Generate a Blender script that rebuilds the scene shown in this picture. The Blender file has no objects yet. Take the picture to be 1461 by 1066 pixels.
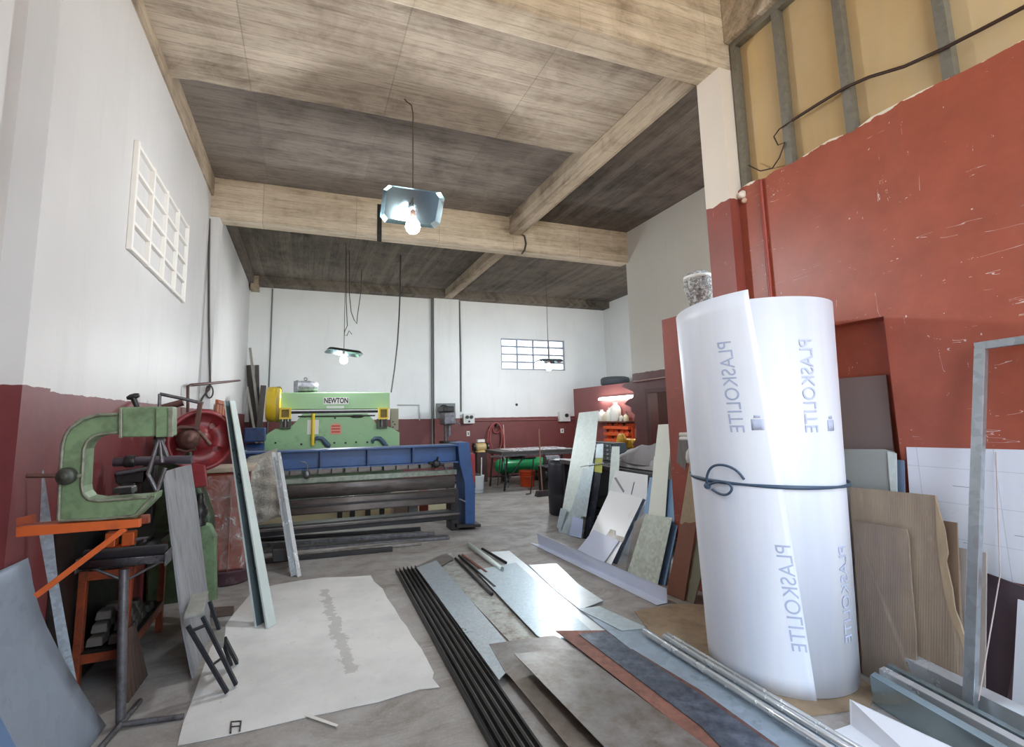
import bpy, bmesh, math, random
from mathutils import Vector, Matrix
random.seed(7)
S = bpy.context.scene
COL = S.collection
PI = math.pi

# ------------------------------------------------------------------ camera
F, CX, CY, HC = 705.009, 698.882, 505.6675, 1.5
RM = ((0.9369099932073325, -0.34908446993916414, -0.01843088374248567),
      (0.027225606026519605, 0.12543203789615587, -0.9917285769028268),
      (0.348508867899692, 0.9286586222700515, 0.1270225660218094))
EYE = Vector((0, 0, HC))
cam = bpy.data.cameras.new('camera')
camo = bpy.data.objects.new('camera', cam)
COL.objects.link(camo)
cam.sensor_fit = 'HORIZONTAL'
cam.sensor_width = 36.0
cam.lens = F * 36.0 / 1461.0
cam.shift_x = (730.5 - CX) / 1461.0
cam.shift_y = (CY - 533.0) / 1461.0
cam.clip_start = 0.05
m = Matrix(((RM[0][0], -RM[1][0], -RM[2][0], 0), (RM[0][1], -RM[1][1], -RM[2][1], 0),
            (RM[0][2], -RM[1][2], -RM[2][2], HC), (0, 0, 0, 1)))
camo.matrix_world = m
S.camera = camo

# ------------------------------------------------- sight lines used to measure the room
def ray(x, y):
    c = ((x - CX) / F, (y - CY) / F, 1.0)
    return Vector([sum(RM[k][i] * c[k] for k in range(3)) for i in range(3)])
def fl(x, y, z=0.0):
    d = ray(x, y); return EYE + d * ((z - HC) / d.z)
def aY(x, y, Y):
    d = ray(x, y); return EYE + d * (Y / d.y)
def aX(x, y, X):
    d = ray(x, y); return EYE + d * (X / d.x)
def onp(x, y, p, n):
    d = ray(x, y); return EYE + d * ((Vector(p) - EYE).dot(n) / d.dot(n))

# ------------------------------------------------------------------ mesh collector
class MB:
    def __init__(s): s.v = []; s.f = []; s.sm = []
    def add(s, vs, fs, M=None, smooth=False):
        b = len(s.v)
        s.v += [(M @ Vector(v)) if M else Vector(v) for v in vs]
        s.f += [tuple(b + i for i in f) for f in fs]
        s.sm += [smooth] * len(fs)
        return s
    def box(s, lo, hi, M=None):
        x0, y0, z0 = [min(a, b) for a, b in zip(lo, hi)]; x1, y1, z1 = [max(a, b) for a, b in zip(lo, hi)]
        return s.add([(x0,y0,z0),(x1,y0,z0),(x1,y1,z0),(x0,y1,z0),(x0,y0,z1),(x1,y0,z1),(x1,y1,z1),(x0,y1,z1)],
                     [(3,2,1,0),(4,5,6,7),(0,1,5,4),(1,2,6,5),(2,3,7,6),(3,0,4,7)], M)
    def cbox(s, c, size, M=None):
        return s.box([c[i]-size[i]/2 for i in range(3)], [c[i]+size[i]/2 for i in range(3)], M)
    def prism(s, pts, vec, M=None):
        """polygon pts (3d) extruded along vec"""
        n = len(pts); vec = Vector(vec); pts = [Vector(p) for p in pts]
        nn = Vector((0,0,0))
        for i in range(n): nn += pts[i].cross(pts[(i+1) % n])
        if nn.dot(vec) > 0: pts = pts[::-1]
        return s.add(pts + [p + vec for p in pts],
                     [tuple(range(n)), tuple(range(2*n-1, n-1, -1))] +
                     [(i, n+i, n+(i+1) % n, (i+1) % n)[::-1] for i in range(n)][:0] +
                     [((i+1) % n, i, n+i, n+(i+1) % n) for i in range(n)], M)
    def tube(s, path, r, seg=8, M=None, cap=True, closed=False):
        path = [Vector(p) for p in path]; n = len(path)
        rs = r if isinstance(r, (list, tuple)) else [r]*n
        vs = []; fs = []; up = None
        for i, p in enumerate(path):
            if closed: t = path[(i+1) % n] - path[i-1]
            else: t = path[min(i+1, n-1)] - path[max(i-1, 0)]
            if t.length < 1e-9: t = Vector((0,0,1))
            t.normalize()
            if up is None:
                up = Vector((0,0,1)) if abs(t.z) < .9 else Vector((1,0,0))
            a = t.cross(up)
            if a.length < 1e-6: a = t.orthogonal()
            a.normalize(); b = a.cross(t); up = b
            for k in range(seg):
                an = 2*PI*k/seg
                vs.append(p + (a*math.cos(an) + b*math.sin(an))*rs[i])
        m_ = n if closed else n-1
        for i in range(m_):
            j = (i+1) % n
            for k in range(seg):
                l = (k+1) % seg
                fs.append((i*seg+k, i*seg+l, j*seg+l, j*seg+k))
        s.add(vs, fs, M, True)
        if cap and not closed:
            s.add(vs[:seg], [tuple(range(seg))[::-1]], M); s.add(vs[-seg:], [tuple(range(seg))], M)
        return s
    def cyl(s, a, b, r, seg=20, r2=None, M=None):
        return s.tube([a, b], [r, r if r2 is None else r2], seg, M)
    def lathe(s, c, axis, prof, seg=24, M=None):
        """prof: list of (r, h) along axis from c"""
        ax = Vector(axis).normalized(); u = ax.orthogonal().normalized(); w = ax.cross(u); c = Vector(c)
        vs = []; fs = []
        for (r, h) in prof:
            for k in range(seg):
                an = 2*PI*k/seg
                vs.append(c + ax*h + (u*math.cos(an)+w*math.sin(an))*max(r, 1e-4))
        for i in range(len(prof)-1):
            for k in range(seg):
                l = (k+1) % seg
                fs.append((i*seg+k, i*seg+l, (i+1)*seg+l, (i+1)*seg+k))
        s.add(vs, fs, M, True)
        s.add(vs[:seg], [tuple(range(seg))[::-1]], M); s.add(vs[-seg:], [tuple(range(seg))], M)
        return s
    def grid(s, fn, nu, nv, thick=None, M=None, smooth=True):
        """fn(u,v)->point, u,v in 0..1; with a thickness vector or function it becomes a closed slab"""
        g = [[Vector(fn(i/nu, j/nv)) for j in range(nv+1)] for i in range(nu+1)]
        N = (nu+1)*(nv+1); idx = lambda i, j: i*(nv+1)+j
        vs = [p for r in g for p in r]
        fs = [(idx(i,j), idx(i+1,j), idx(i+1,j+1), idx(i,j+1)) for i in range(nu) for j in range(nv)]
        if thick is not None:
            tv = Vector(thick)
            vs2 = vs + [p + tv for p in vs]
            fs2 = fs + [tuple(N+k for k in f[::-1]) for f in fs]
            for i in range(nu):
                fs2.append((idx(i+1,0), idx(i,0), N+idx(i,0), N+idx(i+1,0)))
                fs2.append((idx(i,nv), idx(i+1,nv), N+idx(i+1,nv), N+idx(i,nv)))
            for j in range(nv):
                fs2.append((idx(0,j), idx(0,j+1), N+idx(0,j+1), N+idx(0,j)))
                fs2.append((idx(nu,j+1), idx(nu,j), N+idx(nu,j), N+idx(nu,j+1)))
            return s.add(vs2, fs2, M, smooth)
        return s.add(vs, fs, M, smooth)
    def text(s, body, size, M, depth=0.002, mirror=False, align='CENTER', bold=0.0):
        cu = bpy.data.curves.new('t', 'FONT'); cu.body = body; cu.size = size; cu.extrude = depth; cu.offset = bold
        cu.align_x = align; cu.align_y = 'CENTER'
        o = bpy.data.objects.new('t', cu); COL.objects.link(o)
        dg = bpy.context.evaluated_depsgraph_get()
        me = bpy.data.meshes.new_from_object(o.evaluated_get(dg))
        vs = [v.co.copy() for v in me.vertices]; fs = [tuple(p.vertices) for p in me.polygons]
        if mirror: vs = [Vector((-v.x, v.y, v.z)) for v in vs]; fs = [f[::-1] for f in fs]
        bpy.data.objects.remove(o); bpy.data.curves.remove(cu); bpy.data.meshes.remove(me)
        return s.add(vs, fs, M)

def frame_M(o, x, y=None, z=None):
    """matrix with origin o, local x axis along x and y axis along y"""
    x = Vector(x).normalized()
    if z is None:
        y = Vector(y); z = x.cross(y).normalized(); y = z.cross(x)
    else:
        z = Vector(z); y = z.cross(x).normalized(); z = x.cross(y)
    return Matrix(((x.x,y.x,z.x,o[0]),(x.y,y.y,z.y,o[1]),(x.z,y.z,z.z,o[2]),(0,0,0,1)))

def tag(o, label, cat, group=None, kind=None):
    if label: o['label'] = label
    if cat: o['category'] = cat
    if group: o['group'] = group
    if kind: o['kind'] = kind
    return o

def build(name, mb, mat, parent=None, bevel=0.0, origin=None, label=None, cat=None, group=None, kind=None, seg=2, subsurf=0):
    xs = [v.x for v in mb.v]; ys = [v.y for v in mb.v]; zs = [v.z for v in mb.v]
    o0 = Vector(origin) if origin is not None else Vector(((min(xs)+max(xs))/2, (min(ys)+max(ys))/2, min(zs)))
    me = bpy.data.meshes.new(name)
    me.from_pydata([v - o0 for v in mb.v], [], mb.f)
    me.polygons.foreach_set('use_smooth', mb.sm)
    me.update()
    bm = bmesh.new(); bm.from_mesh(me)
    if subsurf == 0 and bevel == 0: pass
    bmesh.ops.recalc_face_normals(bm, faces=bm.faces)
    bm.to_mesh(me); bm.free()
    me.materials.append(mat)
    o = bpy.data.objects.new(name, me); COL.objects.link(o)
    if parent is not None:
        o.parent = parent
        base = parent['_w'] if '_w' in parent else (0,0,0)
        o.location = o0 - Vector(base)
    else:
        o.location = o0
    o['_w'] = tuple(o0)
    if bevel > 0:
        b = o.modifiers.new('edge', 'BEVEL'); b.width = bevel; b.segments = seg; b.limit_method = 'ANGLE'; b.angle_limit = math.radians(40)
        b.harden_normals = False
    tag(o, label, cat, group, kind)
    return o

def thing(name, loc, label, cat, group=None):
    o = bpy.data.objects.new(name, None); COL.objects.link(o)
    o.location = loc; o['_w'] = tuple(loc); o.empty_display_size = .1
    return tag(o, label, cat, group)

def dup(root, loc, rotz=None, label=None, group=None):
    r = root.copy(); COL.objects.link(r); r.location = loc
    if rotz is not None: r.rotation_euler = (0, 0, rotz)
    if label: r['label'] = label
    if group: r['group'] = group
    for ch in list(root.children):
        c = ch.copy(); COL.objects.link(c); c.parent = r
        for g in ch.children:
            d = g.copy(); COL.objects.link(d); d.parent = c
    return r

# ------------------------------------------------------------------ materials
MATS = {}
class NT:
    def __init__(s, name):
        s.m = bpy.data.materials.new(name); s.m.use_nodes = True
        s.t = s.m.node_tree; s.n = s.t.nodes; s.l = s.t.links
        s.b = s.n['Principled BSDF']; s.out = s.n['Material Output']
    def node(s, typ, **kw):
        n = s.n.new(typ)
        for k, v in kw.items():
            if k.startswith('i_'):
                key = k[2:].replace('_', ' ')
                n.inputs[key].default_value = v
            else: setattr(n, k, v)
        return n
    def coord(s, scale=(1,1,1), kind='Object', rot=(0,0,0)):
        tc = s.n.new('ShaderNodeTexCoord') if kind != 'World' else s.n.new('ShaderNodeNewGeometry')
        mp = s.n.new('ShaderNodeMapping'); mp.inputs['Scale'].default_value = scale; mp.inputs['Rotation'].default_value = rot
        s.l.new(tc.outputs['Position' if kind == 'World' else kind], mp.inputs['Vector'])
        return mp.outputs['Vector']
    def noise(s, vec, scale, detail=4, rough=.55, dist=0):
        n = s.n.new('ShaderNodeTexNoise'); n.inputs['Scale'].default_value = scale; n.inputs['Detail'].default_value = detail
        n.inputs['Roughness'].default_value = rough; n.inputs['Distortion'].default_value = dist
        s.l.new(vec, n.inputs['Vector']); return n.outputs['Fac']
    def voro(s, vec, scale, out='Color', feature='F1'):
        n = s.n.new('ShaderNodeTexVoronoi'); n.feature = feature; n.inputs['Scale'].default_value = scale
        s.l.new(vec, n.inputs['Vector']); return n.outputs[out]
    def ramp(s, fac, stops):
        n = s.n.new('ShaderNodeValToRGB'); s.l.new(fac, n.inputs['Fac'])
        e = n.color_ramp.elements
        while len(e) < len(stops): e.new(.5)
        for k, (p, c) in enumerate(stops):
            e[k].position = p
            c = c if isinstance(c, (tuple, list)) else (c, c, c)
            e[k].color = (*c[:3], 1)
        return n.outputs['Color']
    def mix(s, fac, a, b, mode='MIX'):
        n = s.n.new('ShaderNodeMix'); n.data_type = 'RGBA'; n.blend_type = mode
        for sock, v in ((n.inputs[0], fac), (n.inputs[6], a), (n.inputs[7], b)):
            if hasattr(v, 'links'): s.l.new(v, sock)
            elif sock is n.inputs[0]: sock.default_value = v
            else: sock.default_value = (*v[:3], 1)
        return n.outputs[2]
    def math(s, op, a, b=None, c=None):
        n = s.n.new('ShaderNodeMath'); n.operation = op
        for k, v in enumerate((a, b, c)):
            if v is None: continue
            if hasattr(v, 'links'): s.l.new(v, n.inputs[k])
            else: n.inputs[k].default_value = v
        return n.outputs[0]
    def sep(s, vec):
        n = s.n.new('ShaderNodeSeparateXYZ'); s.l.new(vec, n.inputs[0]); return n.outputs
    def bump(s, h, strength=.3, dist=.01):
        n = s.n.new('ShaderNodeBump'); n.inputs['Strength'].default_value = strength; n.inputs['Distance'].default_value = dist
        s.l.new(h, n.inputs['Height']); s.l.new(n.outputs['Normal'], s.b.inputs['Normal'])
    def set(s, key, v):
        if hasattr(v, 'links'): s.l.new(v, s.b.inputs[key])
        elif isinstance(v, (tuple, list)): s.b.inputs[key].default_value = (*v[:3], 1)
        else: s.b.inputs[key].default_value = v

def lin(h):
    """#rrggbb -> linear"""
    h = h.lstrip('#'); out = []
    for i in (0, 2, 4):
        c = int(h[i:i+2], 16)/255
        out.append(c/12.92 if c <= .04045 else ((c+.055)/1.055)**2.4)
    return tuple(out)

def paint(name, col, rough=.5, metal=0.0, var=.25, scale=3.0, dirt=None, dirt_amt=.35, bump=.0, stretch=(1,1,1), spec=None):
    if name in MATS: return MATS[name]
    t = NT(name); c = lin(col) if isinstance(col, str) else col
    v = t.coord(stretch)
    n1 = t.noise(v, scale, 6, .6)
    lo = tuple(x*(1-var) for x in c); hi = tuple(min(1, x*(1+var*.6)) for x in c)
    colr = t.ramp(n1, [(.3, lo), (.7, hi)])
    if dirt:
        n2 = t.noise(v, scale*2.7, 8, .7)
        colr = t.mix(t.ramp(n2, [(1-dirt_amt-.15, 0), (1-dirt_amt+.12, 1)]), colr, lin(dirt) if isinstance(dirt, str) else dirt)
    t.set('Base Color', colr); t.set('Metallic', metal)
    t.set('Roughness', t.math('MULTIPLY_ADD', n1, .25, rough-.12))
    if bump: t.bump(t.noise(v, scale*8, 5), bump, .01)
    MATS[name] = t.m
    return t.m

def galv(name, col='#b9c4c8', rough=.32, metal=.85, scale=22, contrast=.35, stain=None, stain_amt=.3):
    if name in MATS: return MATS[name]
    t = NT(name); c = lin(col); v = t.coord()
    vo = t.voro(v, scale, 'Color')
    g = t.sep(vo)[0]
    n = t.noise(v, 2.2, 6, .6)
    f = t.math('ADD', t.math('MULTIPLY', g, .4), t.math('MULTIPLY', n, .7))
    colr = t.ramp(f, [(.2, tuple(x*(1-contrast) for x in c)), (.85, tuple(min(1, x*(1+contrast*.4)) for x in c))])
    if stain:
        n2 = t.noise(v, 7, 8, .7)
        colr = t.mix(t.ramp(n2, [(1-stain_amt-.1, 0), (1-stain_amt+.1, 1)]), colr, lin(stain))
    t.set('Base Color', colr); t.set('Metallic', metal)
    t.set('Roughness', t.math('MULTIPLY_ADD', n, .12, rough-.05))
    MATS[name] = t.m
    return t.m

def plain(name, col, rough=.5, metal=0, emit=0, alpha=None, trans=0):
    if name in MATS: return MATS[name]
    t = NT(name); c = lin(col) if isinstance(col, str) else col
    t.set('Base Color', c); t.set('Roughness', rough); t.set('Metallic', metal)
    if emit: t.set('Emission Color', c); t.set('Emission Strength', emit)
    if trans: t.set('Transmission Weight', trans)
    if alpha is not None: t.set('Alpha', alpha)
    MATS[name] = t.m
    return t.m
# ================================================================== THE ROOM
XL, YB, XR = -1.215, 12.0, 8.04
ZP, ZS = 4.56, 4.70          # soffit of the low near slab, soffit of the high slab

def wall_mat(name, white, red, zline, axis, scr=0.0, wav=.004, redvar=.14, rough=.5):
    t = NT(name); v = t.coord(kind='World'); x, y, z = t.sep(v)
    n1 = t.noise(v, .7, 5, .6); n2 = t.noise(v, 4, 6, .65)
    vs = t.coord((3, 3, .35), kind='World'); n3 = t.noise(vs, 2.0, 6, .65)
    w = lin(white); r = lin(red)
    wc = t.ramp(n1, [(.3, tuple(k*.9 for k in w)), (.65, w)])
    wc = t.mix(t.ramp(n3, [(.55, 0), (.8, .35)]), wc, tuple(k*f for k, f in zip(w, (.72, .72, .7))))
    rc = t.ramp(n2, [(.3, tuple(k*(1-redvar) for k in r)), (.7, tuple(k*(1+redvar) for k in r))])
    rc = t.mix(t.ramp(n3, [(.55, 0), (.85, .3)]), rc, (.16, .09, .085))
    if scr:
        for k, (sc, rot, th) in enumerate((((1, 1.2, 9), .25, .03), ((1, 1.0, 14), -.12, .02), ((1, 5, 1.5), .5, .022))):
            vv = t.coord(sc, kind='World', rot=(rot, 0, 0))
            nn = t.noise(vv, 1.3, 3, .5, .3)
            band = t.math('LESS_THAN', t.math('ABSOLUTE', t.math('SUBTRACT', nn, .5)), th*.12)
            hole = t.math('GREATER_THAN', t.noise(v, 1.7+k, 6, .75), .60 - .0*scr)
            rc = t.mix(t.math('MULTIPLY', t.math('MULTIPLY', band, hole), scr), rc, (.75, .62, .58))
        fl_ = t.math('GREATER_THAN', t.noise(v, 26, 3, .6), .735)
        rc = t.mix(t.math('MULTIPLY', fl_, scr), rc, (.7, .62, .58))
    zz = t.math('ADD', z, t.math('MULTIPLY', t.math('SUBTRACT', t.noise(v, 9, 4), .5), wav*6))
    col = t.mix(t.math('LESS_THAN', zz, zline), wc, rc)
    t.set('Base Color', col); t.set('Roughness', rough)
    t.bump(t.noise(v, 18, 6, .6), .12, .01)
    return t.m

RED = '#7a3636'
M_left = wall_mat('left_wall_paint', '#dcdbda', '#75383a', 1.67, 'x')
M_back = wall_mat('back_wall_paint', '#e6e8e6', '#713a38', 1.5, 'y')
M_grey = wall_mat('passage_wall_paint', '#cfcdc4', '#5e3131', 2.2, 'x', wav=.006)
M_right = wall_mat('right_wall_paint', '#efe2cf', '#a5543f', 3.32, 'x', scr=.9, wav=.012, rough=.42)
M_col = wall_mat('pillar_paint', '#ece0d2', '#8d463b', 3.24, 'x', scr=.35, wav=.012)

def board_mat(name, along, base, dark, board=.14, seed=0.0, jw=.35):
    """concrete cast against boards: grain along one axis, a seam between boards"""
    t = NT(name); v = t.coord(kind='World'); x, y, z = t.sep(v)
    st = {'x': (.5, 6, 6), 'y': (6, .5, 6)}[along]
    vg = t.coord(st, kind='World')
    g1 = t.noise(vg, 2.2, 8, .7, .4); g2 = t.noise(vg, 7.5, 6, .7); big = t.noise(v, .55, 5, .65, .5); med = t.noise(v, 2.3, 6, .7, .6)
    across = t.math('ADD', t.math('ADD', y if along == 'x' else x, z), seed)
    cell = t.math('DIVIDE', across, board)
    wn = t.n.new('ShaderNodeTexWhiteNoise'); wn.noise_dimensions = '1D'; t.l.new(t.math('FLOOR', cell), wn.inputs['W'])
    seam = t.math('LESS_THAN', t.math('FRACT', cell), .035)
    b, d = lin(base), lin(dark)
    f = t.math('ADD', t.math('ADD', t.math('MULTIPLY', g1, .30), t.math('MULTIPLY', big, .40)),
               t.math('ADD', t.math('MULTIPLY', med, .36), t.math('MULTIPLY', wn.outputs['Value'], .09)))
    col = t.ramp(f, [(.43, tuple(k*.72 for k in d)), (.53, tuple((p+q)/2 for p, q in zip(b, d))), (.63, b)])
    col = t.mix(t.ramp(g2, [(.50, 0), (.72, .62)]), col, tuple(k*.55 for k in d))
    col = t.mix(t.math('MULTIPLY', seam, .5), col, tuple(k*.5 for k in d))
    along_v = x if along == 'x' else y
    joint = t.math('LESS_THAN', t.math('FRACT', t.math('DIVIDE', t.math('ADD', along_v, .55 + seed), 1.22)), .008)
    pat = t.n.new('ShaderNodeTexWhiteNoise'); pat.noise_dimensions = '2D'
    cmb = t.n.new('ShaderNodeCombineXYZ'); t.l.new(t.math('FLOOR', t.math('DIVIDE', t.math('ADD', along_v, .55 + seed), 1.22)), cmb.inputs[0]); t.l.new(t.math('FLOOR', t.math('DIVIDE', across, .62)), cmb.inputs[1])
    t.l.new(cmb.outputs[0], pat.inputs['Vector'])
    col = t.mix(t.math('MULTIPLY', pat.outputs['Value'], .28 if jw > .3 else .2), col, tuple(k*.8 for k in d))
    col = t.mix(t.math('MULTIPLY', joint, jw), col, tuple(k*.45 for k in d))
    spk = t.noise(v, 21, 5, .7)
    col = t.mix(t.ramp(spk, [(.66, 0), (.72, .5)]), col, tuple(k*.4 for k in d))
    t.set('Base Color', col); t.set('Roughness', .9)
    h = t.math('ADD', t.math('MULTIPLY', g1, .6), t.math('MULTIPLY', seam, -.5))
    t.bump(h, .5, .012)
    return t.m
C_near = board_mat('board_cast_concrete_tan', 'x', '#cbbca9', '#8b7a68', .15)
C_beam = board_mat('board_cast_concrete_beam', 'x', '#d6c7b1', '#a08e76', .11, .05)
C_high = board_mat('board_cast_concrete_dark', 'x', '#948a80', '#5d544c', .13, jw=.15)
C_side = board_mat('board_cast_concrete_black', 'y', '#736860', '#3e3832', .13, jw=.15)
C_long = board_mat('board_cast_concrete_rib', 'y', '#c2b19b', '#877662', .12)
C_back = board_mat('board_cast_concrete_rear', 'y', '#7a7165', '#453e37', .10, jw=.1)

def struct(name, mb, mat, bevel=0, parent=None):
    return build(name, mb, mat, parent, bevel, kind=None if parent else 'structure')

# floor -----------------------------------------------------------------
def floor_mat():
    t = NT('worn_concrete_floor'); v = t.coord(kind='World')
    a = t.noise(v, .8, 6, .65, .4); b = t.noise(v, 5, 8, .7); c = t.noise(v, 60, 3, .6)
    vs = t.coord((.8, 1.4, 1), kind='World', rot=(0, 0, .3)); d = t.noise(vs, 1.3, 9, .75, 1.5)
    col = t.ramp(a, [(.3, lin('#8a847e')), (.5, lin('#a09c98')), (.72, lin('#b0aeac'))])
    col = t.mix(t.ramp(d, [(.47, 0), (.70, .8)]), col, lin('#5e5040'))
    col = t.mix(t.ramp(b, [(.45, 0), (.75, .5)]), col, lin('#6e675f'))
    col = t.mix(t.ramp(c, [(.55, 0), (.8, .5)]), col, lin('#b9b5af'))
    t.set('Base Color', col); t.set('Roughness', t.math('MULTIPLY_ADD', b, .35, .42))
    t.bump(t.math('ADD', c, b), .18, .006)
    return t.m
struct('floor', MB().box((XL-.3, -1.2, -.12), (XR+.3, YB+.3, 0)), floor_mat())
gm = paint('sunlit_yard_paving', '#c8b59b', .9, var=.15, scale=.5)
struct('ground', MB().box((-40, -45, -.3), (40, -1.2, -.02)), gm)

struct('wall_front_shade', MB().box((XL-.25, -1.45, 0), (.45, -1.2, 5.4)), M_left)  # unseen wall, added and widened to shade the left side
# left wall ---------------------------------------------------------------
wl = MB().box((XL-.25, -1.2, 0), (XL, YB+.25, 5.3))
struct('wall_left', wl, M_left)
struct('pillar_left', MB().box((XL-.01, 2.60, 0), (-1.1, 2.845, 4.42)), M_left)
struct('pillar_corner', MB().box((XL-.01, 6.98, 0), (-1.10, 7.25, 4.15)), M_left)
# blocked window cast in relief on the left wall
w = MB()
cs = [aX(192, 206, XL), aX(265, 323.5, XL), aX(260, 430.4, XL), aX(180.5, 351.6, XL)]
y0, y1 = 3.52, cs[1].y; z0, z1 = (cs[2].z + cs[3].z)/2, (cs[0].z + cs[1].z)/2
y0 = (cs[0].y + cs[3].y)/2
W1 = (y0, y1, z0, z1)
for k in range(5):
    yy = y0 + (y1-y0)*k/4
    w.box((XL, yy-.018, z0-.02), (XL+.035, yy+.018, z1+.02))
for k in range(5):
    zz = z0 + (z1-z0)*k/4
    w.box((XL, y0-.016, zz-.014), (XL+.03, y1+.016, zz+.014))
wn = struct('window_1', w, plain('white_window_bars', '#f2efe9', .6), .004)
# back wall ---------------------------------------------------------------
b1 = aY(714.5, 482.6, YB); b2 = aY(806.5, 528.9, YB)
bx0, bx1 = b1.x, b2.x; bz0, bz1 = b2.z, b1.z
wb = MB()
wb.box((XL-.25, YB, 0), (bx0, YB+.25, 5.3)); wb.box((bx1, YB, 0), (XR+.25, YB+.25, 5.3))
wb.box((bx0, YB, 0), (bx1, YB+.25, bz0)); wb.box((bx0, YB, bz1), (bx1, YB+.25, 5.3))
struct('wall_back', wb, M_back)
struct('pillar_back', MB().box((2.99, YB-.10, 0), (3.64, YB+.01, 4.55)), M_back)
wf = MB()
for k in range(5):
    xx = bx0 + (bx1-bx0)*k/4; hw = .035 if k in (0, 4) else .022
    wf.box((xx-hw, YB+.02, bz0), (xx+hw, YB+.07, bz1))
    zz = bz0 + (bz1-bz0)*k/4
    wf.box((bx0, YB+.015, zz-hw), (bx1, YB+.075, zz+hw))
win = thing('window_2', ((bx0+bx1)/2, YB+.05, bz0), None, None); win['kind'] = 'structure'
build('window_frame', wf, plain('grey_steel_window', '#8d9099', .5, .3), win)
pm = NT('frosted_window_glass')
pm.set('Base Color', (1, 1, 1)); pm.set('Transmission Weight', 1.0); pm.set('Roughness', .35); pm.set('IOR', 1.05)
build('window_glass', MB().box((bx0, YB+.04, bz0), (bx1, YB+.046, bz1)), pm.m, win)
# right side --------------------------------------------------------------
struct('wall_right_rear', MB().box((XR, 6.5, 0), (XR+.25, YB+.25, 5.3)), M_back)
# passage wall with a doorway and a broken-out edge
XG = 5.25
g = MB()
yd0, yd1, zd = 5.75, 6.72, 1.92
g.box((XG, 3.0, 0), (XG+.22, yd0, 5.3)); g.box((XG, yd0, zd), (XG+.22, yd1, 5.3))
jag = [(yd1, 0)]
zs = [0, .5, .9, 1.0, 1.08, 1.15, 1.3, 1.42, 1.5, 1.56, 1.63, 1.69, 1.74, 1.80, 1.86, 1.90, 1.95, 2.0, 2.04, 2.08]
off = [.0, .04, .0, .14, .05, .02, .0, .07, .02, .13, .12, .30, .24, .07, .02, .05, .20, .36, .30, .05]
for zz, oo in zip(zs, off): jag.append((7.02 + oo, zz))
jag += [(7.06, 2.12), (7.06, 5.3), (yd1, 5.3)]
g.prism([(XG, y, z) for y, z in jag], (.22, 0, 0))
struct('wall_passage', g, M_grey)
fr = MB()
fr.box((XG-.03, yd0+.002, 0), (XG+.05, yd0+.07, zd-.07)); fr.box((XG-.03, yd1-.07, 0), (XG+.05, yd1-.002, zd-.07)); fr.box((XG-.035, yd0+.002, zd-.07), (XG+.05, yd1-.002, zd-.002))
dr = thing('door_1', (XG, (yd0+yd1)/2, 0), None, None); dr['kind'] = 'structure'
build('door_frame', fr, plain('maroon_door_frame', '#4a2222', .5), dr)
# small room behind the doorway and its walls
hall = MB()
hall.box((XG+1.6, 4.0, 0), (XG+1.75, 6.9, 3.2)); hall.box((XG+.22, 6.85, 0), (XG+1.75, 7.0, 3.2)); hall.box((XG+.22, 4.0, 0), (XG+1.75, 4.15, 3.2))
hall.box((XG+.22, 4.0, 3.2), (XG+1.75, 7.0, 3.3))
struct('wall_hall', hall, plain('maroon_hall_paint', '#53312c', .6))
# maroon alcove block carrying the tool shelf
XA = 6.95
struct('wall_alcove', MB().box((XA, 7.2, 0), (XR, YB, 2.24)), paint('alcove_maroon', '#895150', .5, var=.1, scale=1.5))
# right wall: pillar, stub, red wall with a niche, stud wall above
struct('pillar_right', MB().box((3.2, 2.90, 0), (3.42, 3.15, 4.405)), M_col)
struct('wall_stub', MB().box((3.2, 3.15, 0), (3.55, 3.80, 2.40)), M_col)
XW = 3.3
n0, n1, nz0, nz1 = 1.935, 2.60, .75, 2.07     # niche
r = MB()
top = [(1.94, 3.34)]
prof = [(-1.2, 3.33)]
yy = -1.2; rr = random.Random(3)
while yy < 2.9:
    yy += rr.uniform(.05, .16); prof.append((min(yy, 2.9), 3.32 + rr.uniform(-.018, .018)))
def cut(a, b):
    pts = [(a, 3.32)] + [p for p in prof if a < p[0] < b] + [(b, 3.32)]
    return pts
def wallpiece(ya, yb, z0):
    pts = cut(ya, yb)
    r.prism([(XW, ya, z0)] + [(XW, p[0], p[1]) for p in pts] + [(XW, yb, z0)], (.26, 0, 0))
wallpiece(-1.2, n0, 0); wallpiece(n0, n1, nz1); wallpiece(n1, 2.9, 0)
r.box((XW, n0, 0), (XW+.26, n1, nz0)); r.box((XW+.10, n0, nz0), (XW+.26, n1, nz1))
struct('wall_right', r, M_right)
# stud wall ---------------------------------------------------------------
t = NT('unpainted_plasterboard'); v = t.coord(kind='World'); n = t.noise(v, 1.1, 6, .6); n2 = t.noise(t.coord((1, 3, .3), kind='World'), 1.4, 4)
c = t.ramp(n, [(.3, lin('#bb9c6c')), (.7, lin('#ccb48c'))]); c = t.mix(t.ramp(n2, [(.5, 0), (.7, .5)]), c, lin('#d8b476'))
t.set('Base Color', c); t.set('Roughness', .85)
struct('wall_upper_right', MB().box((XW+.09, -1.2, 3.2), (XW+.2, 2.9, 5.3)), t.m)
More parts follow.
